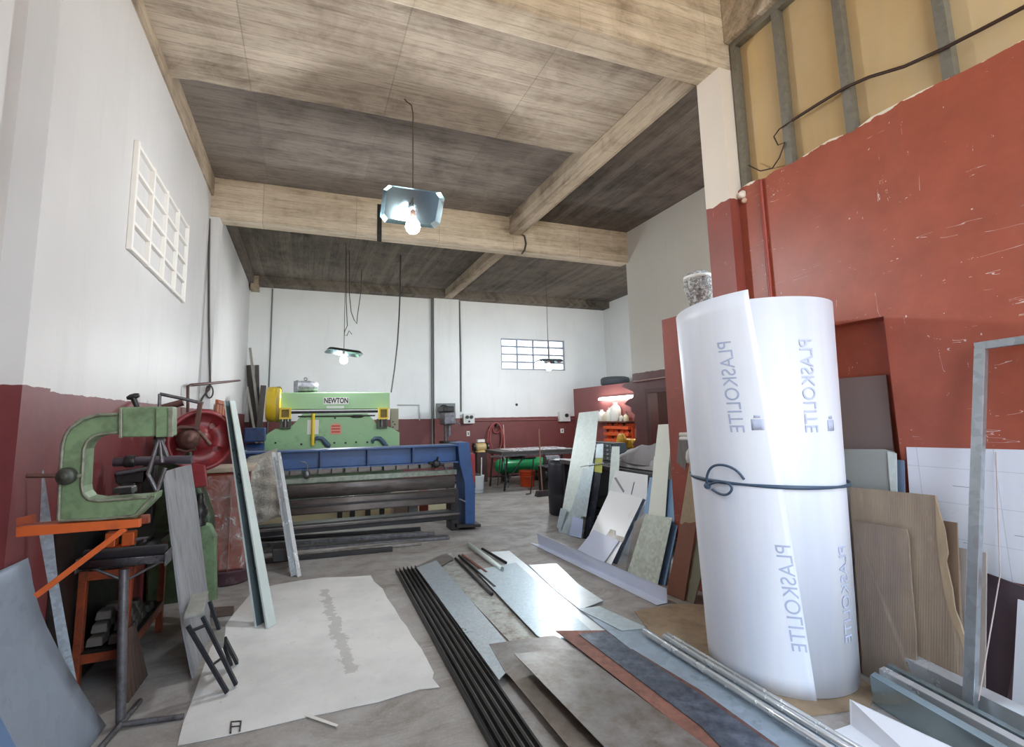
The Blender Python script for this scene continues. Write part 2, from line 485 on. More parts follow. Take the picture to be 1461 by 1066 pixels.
# beams and slabs ---------------------------------------------------------
C_front = board_mat('board_cast_concrete_front', 'x', '#e4d6c0', '#b09c82', .11, .03, jw=.2)
struct('beam_front', MB().box((XL-.25, 2.90, 4.40), (3.42, 3.15, 5.4)), C_front, .012)
struct('beam_middle', MB().box((XL-.25, 7.0, 4.15), (XG+.02, 7.25, 5.2)), C_beam, .012)
struct('beam_right', MB().box((XW-.02, -1.2, 4.64), (XW+.3, 2.9, 5.4)), C_beam, .01)
struct('beam_long', MB().box((3.0, 3.15, 4.40), (3.2, 7.0, 5.2)), C_long, .012)
struct('beam_long_rear', MB().box((3.22, 7.25, 4.50), (3.42, YB-.25, 5.2)), C_long, .01)
struct('beam_rear', MB().box((XL, YB-.32, 4.52), (XR, YB+.01, 5.2)), C_back, .01)
edge = [(XL-.01, 4.79)]
rr = random.Random(5); x = XL
while x < 3.0:
    x = min(3.0, x + rr.uniform(.08, .3)); edge.append((x, 4.745 + rr.uniform(-.007, .007)))
lo = MB().prism([(XL-.01, 3.15, ZP)] + [(3.0, 3.15, ZP)] + [(p[0], p[1], ZP) for p in reversed(edge)], (0, 0, .6))
struct('ceiling_near', lo, C_near, .008)
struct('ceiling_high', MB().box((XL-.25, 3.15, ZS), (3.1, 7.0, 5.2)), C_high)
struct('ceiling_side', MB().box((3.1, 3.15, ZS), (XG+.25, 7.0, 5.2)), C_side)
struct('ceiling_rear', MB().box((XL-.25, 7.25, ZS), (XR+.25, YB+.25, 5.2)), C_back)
struct('ceiling_front', MB().box((XL-.25, -1.2, 5.15), (XW+.3, 2.9, 5.4)), C_near)
# raw concrete ledge above the left wall paint
struct('trim_1', MB().box((XL-.01, 3.15, 4.445), (XL+.03, 7.0, 4.71)), C_long)
struct('trim_2', MB().box((XL-.01, 7.25, 4.52), (XL+.10, YB-.3, 4.71)), C_back)
# ================================================================== helpers for sheets
def plane3(a, b, c):
    a, b, c = Vector(a), Vector(b), Vector(c); return a, (b-a).cross(c-a).normalized()
def lean(a, b, deg, z0=0.0, away=None):
    P, Q = fl(*a, z0), fl(*b, z0); e = (Q-P); e.z = 0; e.normalize()
    h = Vector((-e.y, e.x, 0))
    ref = Vector(away) if away else Vector((P.x, P.y, 0))
    if h.dot(ref) < 0: h = -h
    up = Vector((0,0,1))*math.cos(math.radians(deg)) + h*math.sin(math.radians(deg))
    return P, e.cross(up).normalized()
def shift(pl, d):
    """move a plane d metres away from the eye along its normal"""
    p, n = pl
    if n.dot(EYE - p) < 0: n = -n
    return p - n*d, n
def poly(pts, pl, thick):
    p, n = pl
    if n.dot(EYE - Vector(p)) < 0: n = -n
    P = [onp(x, y, p, n) for x, y in pts]
    for q in P:
        if q.z < .003: q.z = .003
    return MB().prism(P, n*-thick)
def sheet(name, pts, pl, thick, mat, label=None, cat='sheet', group=None, parent=None, bevel=0):
    return build(name, poly(pts, pl, thick), mat, parent, bevel, label=label, cat=None if parent else cat, group=group)
def flat(name, pts, z, thick, mat, label, cat='sheet', group=None, tilt=None):
    """a sheet lying at height z (top face); tilt = (px, py, dz) lifts the plane towards one point"""
    pl = (Vector((0,0,z)), Vector((0,0,1)))
    if tilt: pl = plane3(fl(*tilt[0][:2], tilt[0][2]), fl(*tilt[1][:2], tilt[1][2]), fl(*tilt[2][:2], tilt[2][2]))
    return build(name, poly(pts, pl, thick), mat, label=label, cat=cat, group=group)

# ------------------------------------------------------------------ materials for stock
G_br = galv('galvanised_bright', '#ccd8de', .28, .5, 70, .22)
G_wide = galv('galvanised_wide', '#b9cad1', .28, .5, 70, .22)
G_md = galv('galvanised_mid', '#bccad0', .38, .4, 26, .2)
G_bl = galv('galvanised_bluish', '#a9bac9', .36, .45, 18, .2, '#6b7887', .35)
G_lt = galv('galvanised_pale_matt', '#dbe6e2', .42, .25, 30, .12)
G_mot = galv('galvanised_mottled', '#c9d2c6', .5, .2, 36, .3)
G_rst = galv('galvanised_rust_spotted', '#c3c6c0', .42, .4, 40, .25, '#7d6650', .42)
ST_g = paint('steel_plate_grey', '#9a9795', .36, .4, .25, 2.6, '#756a60', .47)
ST_d = paint('steel_plate_dark', '#76808f', .36, .45, .38, 4.5, '#434b5a', .5, stretch=(1, 1, 1))
ST_r = paint('steel_plate_rusty', '#98685a', .6, .1, .28, 4, '#6b4a40', .46)
ST_b = paint('steel_plate_brown', '#8f857c', .42, .35, .2, 2, '#6b5f54', .45)
BLK = paint('black_mill_steel', '#262527', .38, .5, .3, 6)
WHT = paint('white_sheet_enamel', '#e6eaf2', .35, 0, .05, 2)
LAV = paint('pale_grey_enamel', '#c9d0e2', .4, 0, .08, 2)
ALU = paint('aluminium_profile', '#e0e5e8', .25, .55, .08, 5)

# ------------------------------------------------------------------ drop cloth
t = NT('stained_white_cloth'); v = t.coord(kind='World'); x, y, z = t.sep(v)
n = t.noise(v, 1.6, 7, .65); n2 = t.noise(v, 11, 6, .7); n3 = t.noise(v, 30, 4, .7)
col = t.ramp(n, [(.3, lin('#c4c4c1')), (.6, lin('#dcdbd8'))])
wob = t.math('MULTIPLY', t.math('SUBTRACT', t.noise(v, 5, 5, .7), .5), .5)
a_, b_ = fl(462, 842), fl(500, 962); k = (b_.x-a_.x)/(b_.y-a_.y)
dx = t.math('ABSOLUTE', t.math('ADD', t.math('SUBTRACT', t.math('SUBTRACT', x, a_.x), t.math('MULTIPLY', t.math('SUBTRACT', y, a_.y), k)), t.math('MULTIPLY', wob, .25)))
trail = t.math('LESS_THAN', dx, t.math('MULTIPLY', t.math('SUBTRACT', n2, .34), .22))
trail = t.math('MULTIPLY', trail, t.math('MULTIPLY', t.math('LESS_THAN', y, a_.y), t.math('GREATER_THAN', y, b_.y)))
col = t.mix(t.math('MULTIPLY', trail, .36), col, lin('#78746c'))
col = t.mix(t.ramp(n2, [(.6, 0), (.78, .55)]), col, lin('#aaa69c'))
col = t.mix(t.ramp(n3, [(.70, 0), (.74, .6)]), col, lin('#77756f'))
t.set('Base Color', col); t.set('Roughness', .85); t.bump(n2, .25, .01)
cloth_px = [(253,1063),(262,1030),(272,1004),(286,965),(300,925),(330,880),(362,842),(395,834),(430,828),(463,824),(500,823),(529,821),(534,830),(546,840),(552,853),(563,868),(572,884),(580,893),(588,908),(601,925),(610,942),(619,960),(617,968),(627,980),(598,983),(575,990),(540,1001),(505,1008),(470,1016),(435,1023),(395,1033),(360,1041),(320,1050),(285,1057)]
build('drop_cloth', poly(cloth_px, (Vector((0,0,.006)), Vector((0,0,1))), .004), t.m, label='large white stained cloth spread flat on the concrete floor', cat='cloth')
build('paper_strip', poly([(434,1021),(441,1019),(483,1034),(480,1037)], (Vector((0,0,.011)), Vector((0,0,1))), .002), plain('offwhite_paper', '#d9d5cd', .7), label='thin white strip lying at the edge of the drop cloth', cat='strip')
build('wire_frame', MB().tube([fl(329,1046,.012), fl(330,1030,.012), fl(344,1029,.012), fl(342,1043,.012)], .004, 6).tube([fl(330,1037,.012), fl(343,1036,.012)], .003, 6), plain('dark_wire', '#4a4542', .5, .6), label='small bent wire lying on the white drop cloth', cat='wire')
# flattened cardboard under the roll
flat('cardboard_mat', [(905,872),(962,862),(1000,862),(1080,900),(1215,955),(1250,985),(1240,1010),(1150,1022),(1090,1012),(990,945),(930,905)], .006, .004, paint('floor_cardboard', '#a28e75', .85, 0, .22, 1.5, '#6d5f50', .4), 'flattened brown cardboard lying on the floor under the white roll', 'cardboard')

# ------------------------------------------------------------------ black bars
def lbar(name, a, b, w, h, t_, mat, label, group, cat='bar', z=0.004):
    A, B = fl(*a, 0), fl(*b, 0); d = (B-A).normalized(); A = A.copy(); B = B.copy()
    sx = Vector((-d.y, d.x, 0))
    if sx.x < 0: sx = -sx
    sec = [(0,0),(w,0),(w,t_),(t_,t_),(t_,h),(0,h)]
    P = [A + sx*u + Vector((0,0,z+w_)) for u, w_ in sec]
    return build(name, MB().prism(P, B-A), mat, label=label, cat=cat, group=group)
tops = [(564,817),(569.5,815.5),(575,814),(580.5,813.5),(586,813),(591.5,812)]
bots = [(742,1150),(756,1150),(771,1150),(787,1150),(803,1150),(819,1150)]
which = ['outermost black steel angle bar beside the white cloth', 'second black steel angle bar from the white cloth', 'third black steel angle bar from the white cloth', 'fourth black steel angle bar from the white cloth', 'fifth black steel angle bar from the white cloth', 'innermost black steel angle bar, against the shiny galvanised sheet']
for a, b, l in zip(tops, bots, which):
    lbar('steel_angle_bar', a, b, .030, .034, .006, BLK, l, 'black angle bars on the floor')

# ------------------------------------------------------------------ sheets lying on the floor
flat('metal_sheet', [(619.5,801),(642.5,789),(765,907),(790,940),(760,950),(723,911)], .010, .003, G_rst, 'rust-spotted galvanised sheet lying between two shiny sheets on the floor')
flat('metal_sheet', [(594.5,810),(622.6,799.5),(735,930),(723,958),(712,970)], .0405, .003, G_br, 'long shiny galvanised sheet lying next to the black bars')
flat('metal_sheet', [(700.5,787.5),(726.6,786),(820,862),(880,905),(843,915),(752,828)], .010, .003, galv('galvanised_whitish', '#e6ecef', .3, .5, 14, .08), 'narrow glossy whitish sheet lying beyond the widest galvanised sheet')
flat('metal_sheet', [(754,806),(794,804),(806,815),(824.5,833),(861,857),(827.5,870),(790,840)], .017, .003, galv('galvanised_scuffed_white', '#dde4e8', .3, .5, 14, .1), 'short whitish sheet with a clipped corner, farthest on the floor pile')
flat('metal_sheet', [(840,872),(866,903),(905,930),(870,925),(800,870),(745,810),(760,812)], .004, .003, ST_b, 'dull brown sheet just showing under the widest galvanised sheet')
flat('metal_sheet', [(677.7,813.4),(736,802.7),(843,899),(800,925),(766.4,907)], .032, .003, G_wide, 'widest bright galvanised sheet in the middle of the floor pile')
flat('metal_sheet', [(826,868.5),(855,865),(920,895.5),(1000,945),(1330,1135),(1230,1190),(1060,1030),(905,930)], .018, .003, G_bl, 'long bluish galvanised sheet under the three shiny tubes')
flat('metal_sheet', [(824.5,868.5),(855,865),(920,894),(918,897),(887,900)], .0225, .002, G_md, 'small galvanised offcut with dark outlines on the bluish sheet')
flat('metal_sheet', [(698,919),(745,912),(791,906.5),(826,924),(880,970),(790,1010),(722,961)], .044, .003, ST_g, 'creased grey sheet crossing the ends of the shiny sheets')
flat('metal_sheet', [(723,960),(748,944),(790,975),(950,1150),(890,1160)], .050, .003, ST_b, 'brownish sheet lying under the overhanging big grey plate')
flat('metal_sheet', [(893,928),(902,926),(1000,985),(1230,1150),(1150,1190),(1000,1040)], .028, .003, paint('steel_plate_rust_edge', '#7d6663', .5, .4, .2, 4, '#6b4038', .45), 'grey sheet with a rust-brown edge beside the bluish sheet')
flat('metal_sheet', [(793,900),(864,899.5),(900,927),(1000,1000),(1190,1150),(1080,1170),(1000,1060)], .055, .004, ST_r, 'rust-red steel sheet with a pointed end on the pile')
flat('metal_sheet', [(826,905),(864,900.5),(901.5,927),(1000,991),(1190,1125),(1110,1150),(1000,1036)], .060, .003, ST_d, 'dark blue-grey sheet lying on the rust-red sheet')
flat('metal_sheet', [(734,933),(775,929),(821,926.6),(880,970),(1010,1066),(1120,1150),(940,1170),(863,1066)], .095, .004, ST_g, 'big smooth grey plate nearest the camera on top of the pile', tilt=((734,933,.11),(821,926,.085),(1000,1100,.085)))
# bars and tubes at the far end of the pile
def floor_tube(name, a, b, r, mat, label, group=None, cat='tube', z=None, seg=12, hollow=True):
    z = r if z is None else z
    A, B = fl(*a, z), fl(*b, z)
    mb = MB()
    if hollow:
        d = (B-A).normalized()
        mb.lathe(A, d, [(r*.8, .03), (r*.8, 0), (r, 0), (r, (B-A).length), (r*.8, (B-A).length), (r*.8, (B-A).length-.03)], seg)
    else: mb.tube([A, B], r, seg)
    return build(name, mb, mat, label=label, cat=cat, group=group)
floor_tube('steel_tube', (669,777), (716,812), .024, G_lt, 'pale grey tube lying at the far end of the sheet pile', z=.036)
for a, b, l in (((688,783),(722,803),'thin dark rod beside the pale tube'), ((650,797),(702,848),'outer dark rod between the rust-spotted and the widest sheet'), ((655,793),(706,838),'middle dark rod between the rust-spotted and the widest sheet'), ((660,792),(694,817),'short brown rod beside the widest galvanised sheet')):
    floor_tube('steel_rod', a, b, .014, BLK if 'dark' in l else ST_r, l, 'thin rods at the far end of the floor pile', 'rod', z=.027 if '688' not in str(a) else .034, hollow=False)
flat('metal_sheet', [(594,808),(636,789),(648,797),(622,812)], .0235, .002, ST_g, 'small dull grey sheet across the far end of the shiny sheet')
td = (fl(1290,1130) - fl(921,899)).normalized()
for a, L_, r_, l in (((919,901),3.0,.020,'shiny round tube lying along the bluish sheet, farther from the roll'), ((948,908),2.75,.018,'middle shiny tube of the three beside the white roll'), ((953,905),2.7,.014,'thinnest shiny tube, lying closest to the white roll')):
    A_ = fl(*a, r_+.027); d_ = td; mb = MB().lathe(A_, d_, [(r_*.8,.03),(r_*.8,0),(r_,0),(r_,L_),(r_*.8,L_),(r_*.8,L_-.03)], 14)
    build('galvanised_tube', mb, ALU, label=l, cat='tube', group='shiny tubes along the floor sheets')
# angle profile in front of the leaning sheets
def vprofile(name, near, fold, top, mat, label, cat='profile'):
    (a, b), (c, d), (e, f) = near, fold, top
    A, B, C_, D = fl(*a, .004), fl(*b, .004), fl(*c, .004), fl(*d, .004)
    mb = MB(); mb.prism([A, B, D, C_], (0, 0, .003))
    hz = []
    for (px_, g) in ((e, C_), (f, D)):
        q = aY(px_[0], px_[1], g.y); hz.append(Vector((q.x, q.y, q.z)))
    mb.prism([C_, D, hz[1], hz[0]], (.003, 0, 0))
    return build(name, mb, mat, label=label, cat=cat)
vprofile('angle_profile', ((755,774.5),(937,864)), ((769,777),(952,860.5)), ((766,761),(951,840)), LAV, 'long pale grey angle profile lying before the leaning sheets')
vprofile('angle_profile', ((1170,1050),(1270,1160)), ((1213,1035),(1385,1160)), ((1212,998),(1420,1095)), WHT, 'broad white folded profile lying at the foot of the galvanised channels')
# stack of gutter channels lower right
def channel(ax, bx, sec, mat, label, group, off=0.0):
    A, B = fl(*ax, 0), fl(*bx, 0); d = (B-A); d.z = 0; L = d.length; d.normalize()
    s_ = Vector((-d.y, d.x, 0))
    if s_.x < 0: s_ = -s_
    mb = MB()
    for q0, q1 in zip(sec[:-1], sec[1:]):
        n = Vector((-(q1[1]-q0[1]), q1[0]-q0[0])).normalized()*.002
        P = [A + s_*(u+off) + Vector((0,0,w_+.004)) for u, w_ in (q0, q1, (q1[0]+n.x, q1[1]+n.y), (q0[0]+n.x, q0[1]+n.y))]
        mb.prism(P, d*L)
    return build('gutter_channel', mb, mat, label=label, cat='channel', group=group)
gg = 'galvanised channels at the foot of the cardboard'
GB = galv('galvanised_greenish', '#a4b6bc', .2, .75, 16, .1)
channel((1246,1004),(1500,1165), [(.035,0),(0,.0),(.0,.13),(.03,.145)], GB, 'front galvanised channel with the tall plain face', gg)
channel((1249,1001),(1500,1155), [(.075,0),(.045,0),(.045,.150),(.075,.158)], ALU, 'second nested channel behind the tall plain face', gg)
channel((1252,998),(1500,1150), [(.10,0),(.078,0),(.078,.157),(.10,.163)], GB, 'third nested channel, next to the broad bright lip', gg)
channel((1268,992),(1500,1128), [(.13,0),(.11,0),(.112,.175),(.15,.20)], ALU, 'rear channel with the broad bright sloping lip', gg)
# ================================================================== white roll
RC = Vector((2.722, 2.376, 0)); RR = .42; RH = 2.15
def RZ(z): return .397 + .027*z      # the roll is wound a little wider at the top
t = NT('white_plastic_film'); v = t.coord(); n = t.noise(t.coord((2, 2, .25)), 2.2, 5, .6)
t.set('Base Color', t.ramp(n, [(.35, lin('#dfe6f5')), (.65, lin('#eff2fa'))])); t.set('Roughness', .42); t.set('Specular IOR Level', .3)
FILM = t.m
roll = thing('film_roll', (RC.x, RC.y, 0), 'tall white plastic film roll standing before the red wall, tied with a dark ribbon', 'roll')
faz = math.atan2(-RC.y, -RC.x)          # direction from the roll to the eye
def cyl_pt(ang, z, r=RR):
    """ang 0 faces the eye, positive to the right as seen from there; r is counted against the nominal radius RR"""
    a = faz + ang; r = r - RR + RZ(z); return Vector((RC.x + r*math.cos(a), RC.y + r*math.sin(a), z))
mb = MB()
N = 72
pts = []
turns = 2.6
rows = int(N*turns)
prof = []
for i in range(rows+1):
    a = -.45 + 2*PI*i/N; rr_ = RR - .004 - .022*i/N
    prof.append((a, rr_))
mb.grid(lambda u, w: cyl_pt(prof[min(rows, round(u*rows))][0], .012 + w*(RH-.012), prof[min(rows, round(u*rows))][1]), rows, 1)
core = build('wound_layers', mb, FILM, roll)
so_ = core.modifiers.new('t', 'SOLIDIFY'); so_.thickness = .0025
def ang_of(px_, py_):
    # angle on the roll met by a sight line
    d = ray(px_, py_); o_ = EYE - RC; A = d.x**2 + d.y**2; B = 2*(o_.x*d.x + o_.y*d.y); P = Vector((0, 0, 1.1))
    for _ in range(4):
        Cc = o_.x**2 + o_.y**2 - RZ(P.z)**2
        q = (-B - math.sqrt(max(0, B*B - 4*A*Cc)))/(2*A); P = EYE + d*q
    a = math.atan2(P.y-RC.y, P.x-RC.x) - faz
    while a > PI: a -= 2*PI
    while a < -PI: a += 2*PI
    return a, P.z
# outer free end: wraps round, its edge runs slanting down the front
aL, = (-PI*1.05,)
eT, eB = ang_of(1069, 432)[0], ang_of(1164, 985)[0]
def edge_ang(z):
    return eB + (eT-eB)*z/RH
def outer(u, w):
    z0 = .012 - .006*u
    z1 = RH - .02 + .075*max(0, (u-.42)/.58)
    z = z0 + w*(z1-z0)
    a = aL + u*(edge_ang(min(z, RH)) - aL)
    return cyl_pt(a, z, RR + .001 + .002*u)
mb = MB().grid(outer, 48, 24)
o = build('outer_layer', mb, FILM, roll)
so_ = o.modifiers.new('t', 'SOLIDIFY'); so_.thickness = .0012; so_.offset = 1
# printing: mirrored, reading downwards
INK = paint('faded_grey_print', '#b4bfda', .5, 0, .15, 8)
INK2 = paint('very_faded_grey_print', '#c3cce4', .5, 0, .08, 8)
def wrap_text(body, p_top, p_bot, h, ink, lift=.0048):
    a0, za = ang_of(*p_top); a1, zb = ang_of(*p_bot)
    tm = MB().text(body, 1.0, Matrix.Identity(4), 0.0)
    bm = bmesh.new(); bv = [bm.verts.new(q) for q in tm.v]
    for f_ in tm.f:
        if len(set(f_)) > 2:
            try: bm.faces.new([bv[i] for i in f_])
            except ValueError: pass
    bmesh.ops.remove_doubles(bm, verts=bm.verts, dist=1e-5); bmesh.ops.triangulate(bm, faces=bm.faces)
    bmesh.ops.subdivide_edges(bm, edges=bm.edges, cuts=3, use_grid_fill=True)
    bm.verts.index_update(); tm.v = [q.co.copy() for q in bm.verts]; tm.f = [tuple(q.index for q in f_.verts) for f_ in bm.faces]; bm.free()
    x0 = min(q.x for q in tm.v); x1 = max(q.x for q in tm.v); y0 = min(q.y for q in tm.v); y1 = max(q.y for q in tm.v)
    out = MB()
    vs = []
    for q in tm.v:
        s = (q.x-x0)/(x1-x0); hgt = (q.y-y0)/(y1-y0) - .5
        an_ = a0 + (a1-a0)*s - hgt*h/RR
        vs.append(cyl_pt(an_, za + (zb-za)*s, RR + (lift if lift > .001 else .0006 - .0035*(an_+.45))))
    out.add(vs, tm.f)
    b = build('printed_lettering', out, ink, roll); m_ = b.modifiers.new('t', 'SOLIDIFY'); m_.thickness = .0006; m_.offset = 0
wrap_text('PLASKOLITE', (1033,488), (1053,617), .075, INK)
wrap_text('PLASKOLITE', (1150,484), (1160,617), .075, INK2, .0)
wrap_text('PLASKOLITE', (1116,778), (1141,930), .075, INK)
wrap_text('PLASKOLITE', (1203,780), (1213,917), .07, INK2, .0)
def patch(px_, w_, h_, lift=.0046):
    a, z = ang_of(*px_)
    b = build('printed_square', MB().grid(lambda u, q: cyl_pt(a + (u-.5)*w_/RR, z + (q-.5)*h_, RR + lift), 4, 2).grid(lambda u, q: cyl_pt(a + (u-.5)*w_*.5/RR, z + h_*.75 + (q-.5)*h_*.25, RR + lift), 4, 1), INK2, roll)
    m_ = b.modifiers.new('t', 'SOLIDIFY'); m_.thickness = .001; m_.offset = 0
patch((1081,606), .06, .06); patch((1187,607), .05, .06, -.0045)
# ribbon
RIB = plain('dark_blue_ribbon', '#44586f', .45)
def band(u, w): return cyl_pt(-PI + u*2*PI, 1.095 + .012*math.sin(u*6) + (w-.5)*.022*(.6+.4*abs(math.cos(u*17))), RR + .011)
b = build('ribbon_band', MB().grid(band, 96, 1), RIB, roll); m_ = b.modifiers.new('t', 'SOLIDIFY'); m_.thickness = .002
ak, zk = ang_of(1015, 693)
def rp(px_, py_, lift=.0):
    a, z = ang_of(px_, py_); return cyl_pt(a, z, RR + .013 + lift)
def ribbon(path_px, w_=.014, lift=.03):
    for _ in range(2):
        q_ = [path_px[0]]
        for (xa, ya), (xb, yb) in zip(path_px[:-1], path_px[1:]): q_ += [(xa*.75+xb*.25, ya*.75+yb*.25), (xa*.25+xb*.75, ya*.25+yb*.75)]
        path_px = q_ + [path_px[-1]]
    P = [rp(x, y, lift*math.sin(PI*i/(len(path_px)-1))) for i, (x, y) in enumerate(path_px)]
    mb = MB(); n_ = len(P)
    out = Vector((math.cos(faz), math.sin(faz), 0))
    def f(u, w):
        k = u*(n_-1); i = min(int(k), n_-2); fr = k-i; p = P[i].lerp(P[i+1], fr); tdir = (P[i+1]-P[i]).normalized()
        s_ = tdir.cross(out).normalized(); return p + s_*(w-.5)*w_
    mb.grid(f, (n_-1)*3, 1); return mb
for pth in ([(1012,693),(1014,680),(1020,667),(1030,662),(1044,664),(1056,672),(1063,684)], [(1012,693),(1024,688),(1036,686),(1047,690),(1050,698),(1042,706),(1030,704),(1018,697)]):
    b = build('ribbon_loop', ribbon(pth), RIB, roll); m_ = b.modifiers.new('t', 'SOLIDIFY'); m_.thickness = .0015
build('ribbon_knot', MB().lathe(rp(1011,693,-.004), (math.cos(faz), math.sin(faz), 0), [(.008,0),(.02,.008),(.016,.02),(.004,.024)], 10), RIB, roll)

# ================================================================== things leaning on the red wall
def cardboard(name, base, dark):
    t = NT(name); v = t.coord(kind='World'); x, y, z = t.sep(v)
    n = t.noise(t.coord((5, 5, .5), kind='World'), 1.6, 7, .65); n2 = t.noise(v, 3.5, 6, .7)
    rib = t.math('SINE', t.math('MULTIPLY', t.math('ADD', y, t.math('MULTIPLY', z, .06)), 520.0))
    c = t.ramp(n, [(.3, lin(dark)), (.68, lin(base))])
    c = t.mix(t.ramp(n2, [(.5, 0), (.8, .45)]), c, tuple(k*.75 for k in lin(dark)))
    cr = t.noise(t.coord((14, 14, .25), kind='World'), 1.5, 3, .5)
    c = t.mix(t.math('MULTIPLY', t.math('LESS_THAN', t.math('ABSOLUTE', t.math('SUBTRACT', cr, .5)), .006), .18), c, tuple(min(1, k*1.35) for k in lin(base)))
    t.set('Base Color', c); t.set('Roughness', .88); t.bump(t.math('ADD', t.math('MULTIPLY', rib, .2), cr), .25, .004)
    return t.m
CARD = cardboard('brown_cardboard', '#b09d87', '#948373')
CARD2 = cardboard('worn_cardboard', '#a4917d', '#857770')
# acrylic sheet standing in the niche and glass in front
acr = NT('smoky_acrylic'); acr.set('Base Color', lin('#9a8a85')); acr.set('Roughness', .25); acr.set('Alpha', .72)
sheet('acrylic_sheet', [(1185,541),(1264,535),(1281,700),(1196,700)], plane3((3.335, 2.4, .754), (3.335, 2.0, .754), (3.385, 2.2, 2.0)), .008, acr.m, 'smoky grey acrylic sheet standing in the red wall niche')
gl = NT('cloudy_clear_sheet'); gl.set('Base Color', lin('#b4b9b4')); gl.set('Roughness', .15); gl.set('Alpha', .8)
glp = plane3((3.14, 2.4, 0), (3.13, 1.9, 0), (3.275, 2.1, 1.2))
sheet('clear_sheet', [(1190,641),(1262,641),(1276,645),(1279,760),(1285,900),(1200,900)], glp, .006, gl.m, 'cloudy clear plastic sheet behind the torn cardboard', 'sheet')
sheet('clear_sheet', [(1266,644),(1279,647),(1281,760),(1275,760)], shift(glp, -.012), .004, G_lt, 'narrow clear strip at the edge of the cloudy sheet', 'sheet')
blu = paint('blue_grey_panel', '#71829c', .4, 0, .2, 3)
sheet('blue_board', [(1272,655),(1290,657),(1292,760),(1294,860),(1270,860)], shift(glp, .012), .005, blu, 'blue-grey board between the cloudy sheet and the white marked board', 'board')
# white marked board fixed to the wall
t = NT('white_board_with_pencil_lines'); v = t.coord(kind='World'); x, y, z = t.sep(v)
n = t.noise(v, 3, 5, .6)
hl = t.math('LESS_THAN', t.math('ABSOLUTE', t.math('SUBTRACT', t.math('FRACT', t.math('DIVIDE', t.math('ADD', z, .02), .185)), .5)), .006)
vl = t.math('LESS_THAN', t.math('ABSOLUTE', t.math('SUBTRACT', t.math('FRACT', t.math('DIVIDE', t.math('ADD', y, .03), .34)), .5)), .004)
c = t.mix(t.math('MULTIPLY', t.math('MAXIMUM', hl, vl), .45), lin('#e9edf8'), lin('#8b93a8'))
smear = t.ramp(t.noise(t.coord((1, 3, 3), kind='World'), 3.2, 8, .75), [(.62, 0), (.72, .35)])
c = t.mix(smear, c, lin('#b3bfd0'))
t.set('Base Color', c); t.set('Roughness', .4)
sheet('marked_board', [(1293,638),(1462,642),(1560,645),(1560,857),(1461,834),(1407,824),(1330,806),(1304,800)], plane3((3.285, 1, 0), (3.285, 2, 0), (3.285, 1, 2)), .012, t.m, 'large white board with ruled pencil lines against the red wall', 'board')
for lo_, hi_ in (((1.60,1.09),(1.685,1.092)), ((1.62,.80),(1.67,.802)), ((1.40,.88),(1.46,.882)), ((1.36,.60),(1.44,.602))):
    build('pencil_stroke', MB().box((3.2715,lo_[0],lo_[1]),(3.2725,hi_[0],hi_[1])), plain('pencil_mark', '#5a6478', .7), S.objects.get('marked_board'))
# cardboards
cp = plane3((3.07,2.2,0),(3.06,1.6,0),(3.175,1.9,1.0))
big = sheet('cardboard_sheet', [(1212,695),(1334,707),(1341,735),(1347,755),(1352,790),(1349,800),(1358,840),(1362,870),(1372,895),(1379,920),(1377,985),(1376,1045),(1229,958)], cp, .012, CARD, 'tall brown cardboard sheet with a torn corrugated edge beside the white roll', 'cardboard')
tp = shift(cp, -.003)
build('torn_edge', poly([(1334,708),(1340,730),(1347,752),(1352,785),(1350,803),(1358,838),(1362,868),(1371,892),(1379,918),(1377,935),(1368,905),(1355,880),(1346,840),(1340,800),(1336,760)], tp, .003), paint('corrugated_inner_paper', '#c3ad8f', .9, 0, .25, 14, stretch=(1, 1, .2)), big)
cp2 = shift(cp, -.03)
sheet('cardboard_sheet', [(1216,744),(1240,746),(1284,753),(1293,755),(1296,766),(1300,830),(1306,900),(1309,975),(1311,1012),(1231,964)], cp2, .008, CARD2, 'shorter worn cardboard sheet in front of the tall torn one', 'cardboard')
bp = shift(cp, .025)
sheet('hardboard_sheet', [(1338,742),(1365,746),(1372,880),(1377,1046),(1345,1030)], bp, .008, paint('brown_hardboard', '#8a7461', .7, 0, .12, 3), 'brown hardboard peeping out behind the torn cardboard', 'hardboard')
bp2 = shift(cp, .045)
sheet('plywood_sheet', [(1360,780),(1407,789),(1406,900),(1408,1062),(1370,1040)], bp2, .010, paint('grey_plywood', '#a49a92', .7, 0, .1, 3), 'greyish plywood sheet behind the galvanised frame', 'plywood')
sheet('plum_board', [(1400,815),(1462,838),(1456,890),(1440,1010),(1436,1080),(1380,1060)], plane3((3.17,1.75,0),(3.15,1.4,0),(3.265,1.6,.75)), .010, paint('dark_plum_panel', '#53454c', .4, 0, .2, 2, '#75594d', .25), 'dark plum board standing under the white marked board', 'board')
sheet('white_board', [(1452,855),(1540,880),(1540,1130),(1440,1070),(1444,1000)], plane3((3.08,1.4,0),(3.06,1.1,0),(3.2,1.2,.75)), .008, WHT, 'white board standing low before the dark plum board, beside the steel frame', 'board')
